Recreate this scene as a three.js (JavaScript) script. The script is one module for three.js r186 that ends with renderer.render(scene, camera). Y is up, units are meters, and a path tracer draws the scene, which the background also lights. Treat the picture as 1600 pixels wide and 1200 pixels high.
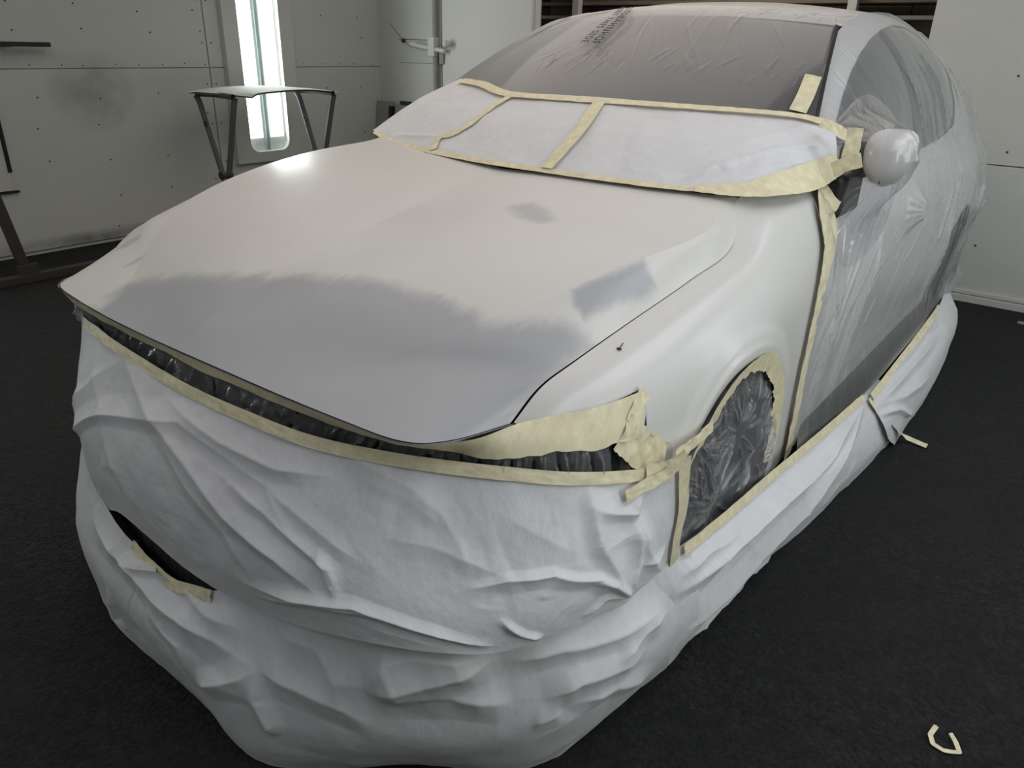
import * as THREE from 'three';
import { RoundedBoxGeometry } from 'three/addons/geometries/RoundedBoxGeometry.js';
import { mergeGeometries } from 'three/addons/utils/BufferGeometryUtils.js';
import { RectAreaLightUniformsLib } from 'three/addons/lights/RectAreaLightUniformsLib.js';

// ---------------------------------------------------------------- camera, light, exposure
RectAreaLightUniformsLib.init();
const scene = new THREE.Scene();
scene.background = new THREE.Color(0x000000);
const camera = new THREE.PerspectiveCamera(2 * Math.atan(600 / 1181.6) * 180 / Math.PI, 4 / 3, 0.05, 60);
{
  const yaw = -0.64338, pitch = 0.42169, roll = 0.0265;
  camera.position.set(1.4455, 1.4447, 0.7012);
  camera.rotation.order = 'YXZ';
  camera.rotation.set(-pitch, -yaw, roll);
}
const renderer = new THREE.WebGLRenderer({ antialias: true });
renderer.toneMapping = THREE.LinearToneMapping;
renderer.toneMappingExposure = 1.0;
renderer.shadowMap.enabled = true;
// booth lamps: [wall x, z, facing +1/-1, brightness]; each lamp's light is made in wallLamp()
const WALL_LAMPS = [[-4.41, -3.46, 1, 13], [-4.41, 0.5, 1, 12], [2.9, -3.3, -1, 6.5], [2.9, -0.7, -1, 7.5]];
// [x, z, width, length, brightness, colour]
const CEILING_LAMPS = [[-0.9, -1.9, 2.8, 4.6, 0.38, 0xfff1e6], [1.95, -1.2, 1.0, 3.6, 2.0, 0xf3f5ff], [-0.4, 2.1, 2.2, 0.9, 1.3, 0xf3f5ff], [-1.2, -5.5, 1.4, 0.5, 6, 0xfff1e6]];

// ---------------------------------------------------------------- helpers
let seed = 12345;
const rnd = () => { seed = (seed * 1664525 + 1013904223) >>> 0; return seed / 4294967296; };
const rr = (a, b) => a + (b - a) * rnd();
const clamp = (x, a, b) => Math.min(b, Math.max(a, x));
const smooth = (a, b, x) => { const t = clamp((x - a) / (b - a), 0, 1); return t * t * (3 - 2 * t); };
const hash = (x, y, z) => { let h = (x * 374761393 + y * 668265263 + z * 1274126177) | 0; h = Math.imul(h ^ (h >>> 13), 1274126177); return ((h ^ (h >>> 16)) >>> 0) / 4294967296; };
function noise(x, y, z = 0) {
  const xi = Math.floor(x), yi = Math.floor(y), zi = Math.floor(z), f = (t) => t * t * (3 - 2 * t);
  const u = f(x - xi), v = f(y - yi), w = f(z - zi), L = (a, b, t) => a + (b - a) * t;
  const c = (k) => L(L(hash(xi, yi, zi + k), hash(xi + 1, yi, zi + k), u), L(hash(xi, yi + 1, zi + k), hash(xi + 1, yi + 1, zi + k), u), v);
  return L(c(0), c(1), w) * 2 - 1;
}
const fbm = (x, y, z = 0, o = 4) => { let s = 0, a = 0.5; for (let i = 0; i < o; i++) { s += a * noise(x, y, z); x *= 2.03; y *= 2.03; z *= 2.03; a *= 0.5; } return s; };
const V = (p) => new THREE.Vector3(p[0], p[1], p[2]);

// measured control nets (metres: x across the car, y up, z towards its front)
const NETS = {
  hoodInner: [[[0.0,0.845,-0.05],[0.1155,0.8443,-0.051],[0.231,0.8436,-0.0521],[0.33,0.843,-0.053]],[[0.0,0.893,-0.14],[0.154,0.8942,-0.1575],[0.308,0.8914,-0.175],[0.44,0.885,-0.19]],[[0.0,0.945,-0.29],[0.1908,0.9519,-0.3005],[0.3815,0.9509,-0.311],[0.545,0.942,-0.32]],[[0.0,0.985,-0.46],[0.2275,0.9971,-0.474],[0.455,1.0003,-0.488],[0.65,0.994,-0.5]],[[0.0,1.03,-0.7],[0.2492,1.0408,-0.707],[0.4984,1.0425,-0.714],[0.712,1.035,-0.72]],[[0.0,1.075,-0.95],[0.2642,1.0806,-0.957],[0.5285,1.0781,-0.964],[0.755,1.068,-0.97]],[[0.0,1.103,-1.15],[0.231,1.1088,-1.1552],[0.462,1.1105,-1.1605],[0.66,1.108,-1.165]]],
  hoodOuter: [[[0.33,0.843,-0.053],[0.5,0.843,-0.058],[0.638,0.843,-0.07],[0.698,0.841,-0.125],[0.742,0.842,-0.245]],[[0.44,0.885,-0.19],[0.5238,0.8921,-0.2213],[0.6034,0.8949,-0.2525],[0.6788,0.8936,-0.2838],[0.75,0.888,-0.315]],[[0.545,0.942,-0.32],[0.6061,0.9418,-0.3425],[0.6623,0.9368,-0.365],[0.7136,0.9268,-0.3875],[0.76,0.912,-0.41]],[[0.65,0.994,-0.5],[0.6858,0.9868,-0.5225],[0.7174,0.9754,-0.545],[0.7448,0.9598,-0.5675],[0.768,0.94,-0.59]],[[0.712,1.035,-0.72],[0.7348,1.026,-0.7475],[0.754,1.0135,-0.775],[0.7697,0.9975,-0.8025],[0.782,0.978,-0.83]],[[0.755,1.068,-0.97],[0.767,1.0592,-0.9875],[0.7761,1.0476,-1.005],[0.7824,1.0332,-1.0225],[0.786,1.016,-1.04]],[[0.66,1.108,-1.165],[0.6781,1.1083,-1.1713],[0.6954,1.1079,-1.1775],[0.7121,1.1068,-1.1837],[0.728,1.105,-1.19]]],
  fender: [[[0.742,0.842,-0.245],[0.75,0.888,-0.315],[0.76,0.912,-0.41],[0.768,0.94,-0.59],[0.782,0.978,-0.83],[0.786,1.016,-1.04],[0.728,1.105,-1.19],[0.8,1.118,-1.4],[0.825,1.122,-1.56]],[[0.8,0.825,-0.265],[0.81,0.868,-0.335],[0.82,0.897,-0.42],[0.83,0.925,-0.6],[0.845,0.96,-0.84],[0.85,0.993,-1.05],[0.835,1.045,-1.22],[0.852,1.07,-1.41],[0.862,1.075,-1.56]],[[0.848,0.775,-0.31],[0.858,0.815,-0.365],[0.868,0.845,-0.44],[0.883,0.868,-0.61],[0.895,0.895,-0.85],[0.897,0.92,-1.06],[0.888,0.94,-1.25],[0.889,0.95,-1.43],[0.893,0.95,-1.56]],[[0.868,0.68,-0.34],[0.88,0.71,-0.39],[0.89,0.74,-0.455],[0.908,0.76,-0.62],[0.921,0.79,-0.86],[0.919,0.8,-1.07],[0.91,0.8,-1.26],[0.903,0.8,-1.43],[0.904,0.8,-1.56]],[[0.868,0.5,-0.35],[0.882,0.52,-0.4],[0.893,0.55,-0.46],[0.912,0.55,-0.62],[0.924,0.55,-0.86],[0.921,0.55,-1.07],[0.912,0.55,-1.26],[0.904,0.55,-1.43],[0.905,0.55,-1.56]],[[0.855,0.3,-0.35],[0.868,0.3,-0.4],[0.88,0.3,-0.46],[0.9,0.3,-0.62],[0.91,0.3,-0.86],[0.905,0.3,-1.07],[0.898,0.3,-1.26],[0.89,0.3,-1.43],[0.89,0.3,-1.56]]],
  side: [[[0.83,1.12,-1.56],[0.855,1.105,-2.1],[0.86,1.1,-2.7],[0.86,1.105,-3.2],[0.855,1.12,-3.63],[0.82,1.14,-4.0],[0.72,1.15,-4.25],[0.5,1.15,-4.38]],[[0.893,0.95,-1.56],[0.902,0.95,-2.1],[0.905,0.95,-2.7],[0.918,0.95,-3.2],[0.935,0.95,-3.63],[0.905,0.95,-4.0],[0.8,0.95,-4.25],[0.55,0.95,-4.38]],[[0.904,0.78,-1.56],[0.912,0.78,-2.1],[0.917,0.78,-2.7],[0.935,0.78,-3.2],[0.955,0.78,-3.63],[0.925,0.78,-4.0],[0.83,0.78,-4.25],[0.57,0.78,-4.38]],[[0.905,0.55,-1.56],[0.912,0.55,-2.1],[0.917,0.55,-2.7],[0.93,0.55,-3.2],[0.95,0.55,-3.63],[0.915,0.55,-4.0],[0.82,0.55,-4.25],[0.57,0.55,-4.38]],[[0.885,0.28,-1.56],[0.89,0.28,-2.1],[0.895,0.28,-2.7],[0.9,0.28,-3.2],[0.91,0.28,-3.63],[0.88,0.28,-4.0],[0.79,0.28,-4.25],[0.55,0.28,-4.38]]],
  green: [[[0.825,1.12,-1.53],[0.845,1.112,-1.78],[0.856,1.105,-2.08],[0.86,1.1,-2.4],[0.86,1.1,-2.9],[0.858,1.108,-3.4],[0.845,1.13,-3.8],[0.8,1.145,-4.08],[0.66,1.15,-4.3]],[[0.8169,1.1266,-1.521],[0.82,1.1744,-1.78],[0.8188,1.2199,-2.071],[0.8186,1.2512,-2.37],[0.8183,1.2696,-2.855],[0.8138,1.2635,-3.385],[0.7988,1.2473,-3.794],[0.7539,1.2171,-4.074],[0.629,1.1678,-4.294]],[[0.8055,1.1314,-1.512],[0.7804,1.2291,-1.78],[0.7559,1.3211,-2.062],[0.7438,1.3846,-2.34],[0.7391,1.4193,-2.81],[0.7355,1.4009,-3.37],[0.7254,1.3503,-3.788],[0.6882,1.2789,-4.068],[0.5886,1.1807,-4.288]],[[0.7934,1.134,-1.5045],[0.7363,1.2688,-1.78],[0.6838,1.3951,-2.0545],[0.6559,1.4823,-2.315],[0.6444,1.5289,-2.7725],[0.6442,1.5016,-3.3575],[0.6433,1.425,-3.783],[0.6184,1.3224,-4.063],[0.5477,1.1875,-4.283]],[[0.785,1.135,-1.5],[0.705,1.29,-1.78],[0.632,1.435,-2.05],[0.592,1.535,-2.3],[0.575,1.588,-2.75],[0.578,1.556,-3.35],[0.585,1.465,-3.78],[0.57,1.345,-4.06],[0.52,1.19,-4.28]]],
  roof: [[[0.592,1.53,-2.27],[0.5328,1.5358,-2.2396],[0.3552,1.5489,-2.1676],[0.148,1.5567,-2.12],[-0.148,1.5567,-2.12],[-0.3552,1.5489,-2.1676],[-0.5328,1.5358,-2.2396],[-0.592,1.53,-2.27]],[[0.575,1.588,-2.75],[0.5175,1.5963,-2.7253],[0.345,1.615,-2.6668],[0.1437,1.6261,-2.6281],[-0.1437,1.6261,-2.6281],[-0.345,1.615,-2.6668],[-0.5175,1.5963,-2.7253],[-0.575,1.588,-2.75]],[[0.578,1.556,-3.35],[0.5202,1.5651,-3.3405],[0.3468,1.5857,-3.318],[0.1445,1.5979,-3.3031],[-0.1445,1.5979,-3.3031],[-0.3468,1.5857,-3.318],[-0.5202,1.5651,-3.3405],[-0.578,1.556,-3.35]],[[0.585,1.465,-3.78],[0.5265,1.4733,-3.78],[0.351,1.492,-3.78],[0.1462,1.5031,-3.78],[-0.1462,1.5031,-3.78],[-0.351,1.492,-3.78],[-0.5265,1.4733,-3.78],[-0.585,1.465,-3.78]],[[0.57,1.345,-4.06],[0.513,1.3512,-4.0676],[0.342,1.3652,-4.0856],[0.1425,1.3736,-4.0975],[-0.1425,1.3736,-4.0975],[-0.342,1.3652,-4.0856],[-0.513,1.3512,-4.0676],[-0.57,1.345,-4.06]],[[0.52,1.19,-4.28],[0.468,1.1921,-4.2838],[0.312,1.1967,-4.2928],[0.13,1.1995,-4.2988],[-0.13,1.1995,-4.2988],[-0.312,1.1967,-4.2928],[-0.468,1.1921,-4.2838],[-0.52,1.19,-4.28]]],
  wind: [[[-0.785,1.13,-1.49],[-0.5652,1.1223,-1.3511],[-0.2826,1.1166,-1.2485],[0.0,1.115,-1.22],[0.2826,1.1166,-1.2485],[0.5652,1.1223,-1.3511],[0.785,1.13,-1.49]],[[-0.719,1.2786,-1.7203],[-0.5177,1.2792,-1.6068],[-0.2588,1.2796,-1.5231],[0.0,1.2798,-1.4998],[0.2588,1.2796,-1.5231],[0.5177,1.2792,-1.6068],[0.719,1.2786,-1.7203]],[[-0.651,1.4126,-1.9685],[-0.4687,1.4217,-1.8813],[-0.2344,1.4285,-1.8169],[0.0,1.4304,-1.799],[0.2344,1.4285,-1.8169],[0.4687,1.4217,-1.8813],[0.651,1.4126,-1.9685]],[[-0.585,1.524,-2.22],[-0.4212,1.5415,-2.1583],[-0.2106,1.5544,-2.1127],[0.0,1.558,-2.1],[0.2106,1.5544,-2.1127],[0.4212,1.5415,-2.1583],[0.585,1.524,-2.22]]],
  bumper: [[[-0.86,0.77,-0.5],[-0.8,0.77,-0.32],[-0.7,0.768,-0.19],[-0.567,0.765,-0.119],[-0.4,0.775,-0.08],[-0.24,0.78,-0.058],[0.066,0.78,-0.035],[0.3,0.779,-0.04],[0.432,0.77,-0.066],[0.56,0.768,-0.105],[0.67,0.768,-0.153],[0.77,0.767,-0.208],[0.846,0.752,-0.3],[0.903,0.71,-0.463],[0.937,0.73,-0.53]],[[-0.86,0.6,-0.5],[-0.79,0.6,-0.31],[-0.685,0.6,-0.16],[-0.565,0.6,-0.07],[-0.42,0.6,0.0],[-0.25,0.61,0.02],[0.07,0.61,0.038],[0.3,0.62,0.03],[0.45,0.63,0.01],[0.58,0.63,-0.02],[0.69,0.63,-0.07],[0.8,0.62,-0.14],[0.872,0.61,-0.25],[0.917,0.6,-0.45],[0.94,0.6,-0.58]],[[-0.854,0.468,-0.486],[-0.7785,0.4625,-0.2905],[-0.6542,0.4515,-0.113],[-0.5177,0.4543,-0.0285],[-0.37,0.4597,0.0222],[-0.2134,0.4914,0.0423],[0.0876,0.4829,0.0559],[0.3143,0.4993,0.0523],[0.4856,0.5298,0.0405],[0.6307,0.5476,0.0105],[0.7359,0.548,-0.0423],[0.8174,0.5366,-0.1123],[0.8782,0.5315,-0.2195],[0.9134,0.5048,-0.4085],[0.9257,0.4632,-0.588]],[[-0.86,0.36,-0.5],[-0.78,0.35,-0.3],[-0.64,0.33,-0.1],[-0.49,0.335,-0.02],[-0.34,0.345,0.015],[-0.1944,0.3944,0.035],[0.0911,0.3789,0.045],[0.3151,0.4005,0.045],[0.5038,0.4478,0.04],[0.6613,0.4801,0.01],[0.7625,0.481,-0.045],[0.8208,0.4683,-0.115],[0.8723,0.4673,-0.22],[0.8995,0.4269,-0.4],[0.9031,0.3513,-0.62]]],
  skirt: [[[-0.85,0.52,-0.45],[-0.69,0.5,-0.14],[-0.51,0.43,-0.025],[-0.3,0.35,0.03],[-0.0758,0.3216,0.05],[0.0895,0.33,0.052],[0.3,0.42,0.03],[0.62,0.5,-0.03],[0.84,0.48,-0.22],[0.936,0.46,-0.635]],[[-0.87,0.24,-0.46],[-0.72,0.22,-0.1],[-0.535,0.24,0.03],[-0.36,0.21,0.075],[-0.12,0.2,0.1],[0.06,0.2,0.11],[0.38,0.22,0.085],[0.69,0.24,-0.04],[0.875,0.25,-0.26],[0.974,0.27,-0.665]],[[-0.84,0.08,-0.46],[-0.68,0.08,-0.1],[-0.46,0.09,0.04],[-0.36,0.08,0.07],[-0.12,0.08,0.09],[0.08,0.08,0.095],[0.36,0.09,0.095],[0.63,0.1,-0.06],[0.845,0.1,-0.28],[0.934,0.1,-0.67]],[[-0.8,0.003,-0.45],[-0.62,0.003,-0.12],[-0.43,0.003,0.035],[-0.33,0.003,0.07],[-0.12,0.003,0.075],[0.08,0.003,0.076],[0.344,0.003,0.079],[0.59,0.003,-0.115],[0.806,0.003,-0.287],[0.876,0.003,-0.668]]],
  sideA: [[[0.892,0.46,-0.42],[0.928,0.462,-0.59],[0.936,0.432,-0.8],[0.937,0.39,-1.14],[0.94,0.345,-1.49],[0.945,0.288,-2.0],[0.948,0.262,-2.4]],[[0.905,0.27,-0.44],[0.965,0.27,-0.63],[0.975,0.27,-0.83],[0.982,0.25,-1.17],[0.99,0.22,-1.52],[1.0,0.2,-2.03],[1.01,0.18,-2.42]],[[0.87,0.1,-0.44],[0.925,0.1,-0.635],[0.935,0.1,-0.84],[0.955,0.1,-1.2],[0.985,0.1,-1.55],[1.03,0.09,-2.07],[1.045,0.08,-2.45]],[[0.82,0.003,-0.44],[0.868,0.003,-0.633],[0.885,0.003,-0.83],[0.918,0.003,-1.218],[0.965,0.003,-1.56],[1.02,0.003,-2.1],[1.047,0.003,-2.48]]],
  sideB: [[[0.965,0.262,-2.16],[0.962,0.25,-2.6],[0.962,0.262,-3.1],[0.962,0.3,-3.45],[0.94,0.32,-3.72],[0.9,0.33,-3.95]],[[1.03,0.17,-2.19],[1.035,0.18,-2.6],[1.05,0.19,-3.1],[1.04,0.2,-3.5],[1.02,0.2,-3.78],[0.96,0.2,-4.0]],[[1.05,0.08,-2.27],[1.06,0.07,-2.6],[1.07,0.07,-3.1],[1.05,0.08,-3.52],[1.02,0.08,-3.82],[0.96,0.08,-4.02]],[[1.058,0.004,-2.4],[1.06,0.004,-2.65],[1.06,0.004,-3.1],[1.03,0.004,-3.52],[0.985,0.004,-3.83],[0.93,0.004,-4.0]]],
  fascia: [[[-0.845,0.86,-0.5],[-0.8,0.85,-0.36],[-0.745,0.84,-0.22],[-0.66,0.838,-0.105],[-0.4,0.84,-0.066],[-0.2,0.841,-0.056],[0.05,0.841,-0.052],[0.3,0.84,-0.054],[0.5,0.84,-0.06],[0.638,0.84,-0.072],[0.7,0.838,-0.128],[0.752,0.842,-0.248],[0.828,0.856,-0.353],[0.87,0.865,-0.478]],[[-0.86,0.8,-0.5],[-0.8,0.8,-0.34],[-0.73,0.8,-0.21],[-0.6,0.8,-0.12],[-0.4,0.8,-0.09],[-0.22,0.805,-0.078],[0.06,0.805,-0.062],[0.3,0.805,-0.066],[0.45,0.8,-0.085],[0.6,0.8,-0.118],[0.685,0.8,-0.165],[0.77,0.805,-0.225],[0.84,0.8,-0.315],[0.888,0.79,-0.47]],[[-0.86,0.74,-0.5],[-0.8,0.74,-0.33],[-0.7,0.735,-0.2],[-0.567,0.735,-0.13],[-0.4,0.745,-0.095],[-0.24,0.75,-0.075],[0.066,0.75,-0.052],[0.3,0.75,-0.056],[0.432,0.74,-0.08],[0.56,0.74,-0.118],[0.67,0.74,-0.165],[0.77,0.74,-0.218],[0.846,0.73,-0.308],[0.899,0.7,-0.465]]],
  hoodInnerFar: [[[-0.0,0.845,-0.05],[-0.1155,0.8443,-0.0521],[-0.231,0.8436,-0.0564],[-0.33,0.843,-0.0617]],[[-0.0,0.893,-0.14],[-0.1553,0.8948,-0.1594],[-0.3115,0.893,-0.1826],[-0.4459,0.8878,-0.2055]],[[-0.0,0.945,-0.29],[-0.1965,0.9547,-0.3034],[-0.3936,0.9566,-0.3226],[-0.563,0.9505,-0.3438]],[[-0.0,0.985,-0.46],[-0.2377,1.002,-0.4781],[-0.4755,1.01,-0.5046],[-0.6793,1.0079,-0.5338]],[[-0.0,1.03,-0.7],[-0.2604,1.0461,-0.712],[-0.5208,1.0531,-0.7339],[-0.744,1.0502,-0.7606]],[[-0.0,1.075,-0.95],[-0.2761,1.086,-0.973],[-0.5523,1.0889,-1.0097],[-0.789,1.0833,-1.0513]],[[-0.0,1.103,-1.15],[-0.2414,1.1129,-1.2003],[-0.4828,1.1187,-1.2608],[-0.6897,1.1197,-1.3208]]],
  hoodOuterFar: [[[-0.33,0.843,-0.0617],[-0.5,0.843,-0.078],[-0.638,0.843,-0.1026],[-0.7006,0.8422,-0.164],[-0.7581,0.8497,-0.289]],[[-0.4459,0.8878,-0.2055],[-0.5333,0.9044,-0.2432],[-0.6172,0.9144,-0.2816],[-0.6975,0.9128,-0.3206],[-0.7742,0.8995,-0.36]],[[-0.563,0.9505,-0.3438],[-0.6281,0.9595,-0.3719],[-0.6886,0.9613,-0.4001],[-0.7444,0.951,-0.4282],[-0.7942,0.928,-0.455]],[[-0.6793,1.0079,-0.5338],[-0.7167,1.0044,-0.5601],[-0.7497,0.9957,-0.5862],[-0.7783,0.9797,-0.6119],[-0.8026,0.956,-0.635]],[[-0.744,1.0502,-0.7606],[-0.7678,1.0417,-0.7907],[-0.7879,1.0295,-0.82],[-0.8044,1.0135,-0.8475],[-0.8172,0.994,-0.875]],[[-0.789,1.0833,-1.0513],[-0.8015,1.0743,-1.0779],[-0.811,1.0625,-1.1044],[-0.8177,1.0479,-1.131],[-0.8214,1.0305,-1.1576]],[[-0.6897,1.1197,-1.3208],[-0.7086,1.1202,-1.3352],[-0.7267,1.1201,-1.3496],[-0.7441,1.1192,-1.364],[-0.7608,1.1176,-1.3784]]],
  fenderFar: [[[-0.7581,0.8497,-0.289],[-0.7742,0.8995,-0.36],[-0.7942,0.928,-0.455],[-0.8026,0.956,-0.635],[-0.8172,0.994,-0.875],[-0.8214,1.0305,-1.1576],[-0.7608,1.1176,-1.3784],[-0.836,1.1288,-1.7043],[-0.8621,1.1312,-1.9472]],[[-0.8198,0.8338,-0.31],[-0.8386,0.8805,-0.38],[-0.8569,0.913,-0.465],[-0.8673,0.941,-0.645],[-0.883,0.976,-0.885],[-0.8882,1.0074,-1.1728],[-0.8726,1.0577,-1.4309],[-0.8903,1.0807,-1.7194],[-0.9008,1.0842,-1.9472]],[[-0.848,0.775,-0.31],[-0.858,0.815,-0.365],[-0.868,0.845,-0.44],[-0.883,0.868,-0.61],[-0.895,0.895,-0.85],[-0.897,0.92,-1.06],[-0.888,0.94,-1.25],[-0.889,0.95,-1.43],[-0.893,0.95,-1.56]],[[-0.868,0.68,-0.34],[-0.88,0.71,-0.39],[-0.89,0.74,-0.455],[-0.908,0.76,-0.62],[-0.921,0.79,-0.86],[-0.919,0.8,-1.07],[-0.91,0.8,-1.26],[-0.903,0.8,-1.43],[-0.904,0.8,-1.56]],[[-0.868,0.5,-0.35],[-0.882,0.52,-0.4],[-0.893,0.55,-0.46],[-0.912,0.55,-0.62],[-0.924,0.55,-0.86],[-0.921,0.55,-1.07],[-0.912,0.55,-1.26],[-0.904,0.55,-1.43],[-0.905,0.55,-1.56]],[[-0.855,0.3,-0.35],[-0.868,0.3,-0.4],[-0.88,0.3,-0.46],[-0.9,0.3,-0.62],[-0.91,0.3,-0.86],[-0.905,0.3,-1.07],[-0.898,0.3,-1.26],[-0.89,0.3,-1.43],[-0.89,0.3,-1.56]]],
  glasspaper: [[[-0.85,1.125,-1.42],[-0.62,1.112,-1.3],[-0.4,1.112,-1.215],[-0.05,1.112,-1.145],[0.16,1.112,-1.135],[0.38,1.112,-1.13],[0.566,1.112,-1.14],[0.73,1.116,-1.185],[0.81,1.122,-1.29],[0.865,1.128,-1.53]],[[-0.7651,1.2338,-1.5737],[-0.5338,1.2249,-1.448],[-0.3294,1.216,-1.3602],[-0.0535,1.2169,-1.3155],[0.137,1.2169,-1.3119],[0.3417,1.2164,-1.3236],[0.5096,1.2148,-1.3496],[0.6522,1.2151,-1.3959],[0.7464,1.2143,-1.4735],[0.8325,1.209,-1.5845]],[[-0.6801,1.3146,-1.7434],[-0.4477,1.3098,-1.612],[-0.2587,1.292,-1.5214],[-0.057,1.2937,-1.5019],[0.1139,1.2937,-1.5049],[0.3033,1.2928,-1.5333],[0.4532,1.2895,-1.5752],[0.5744,1.2862,-1.6228],[0.6828,1.2785,-1.6731],[0.8,1.262,-1.655]]],
};
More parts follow.
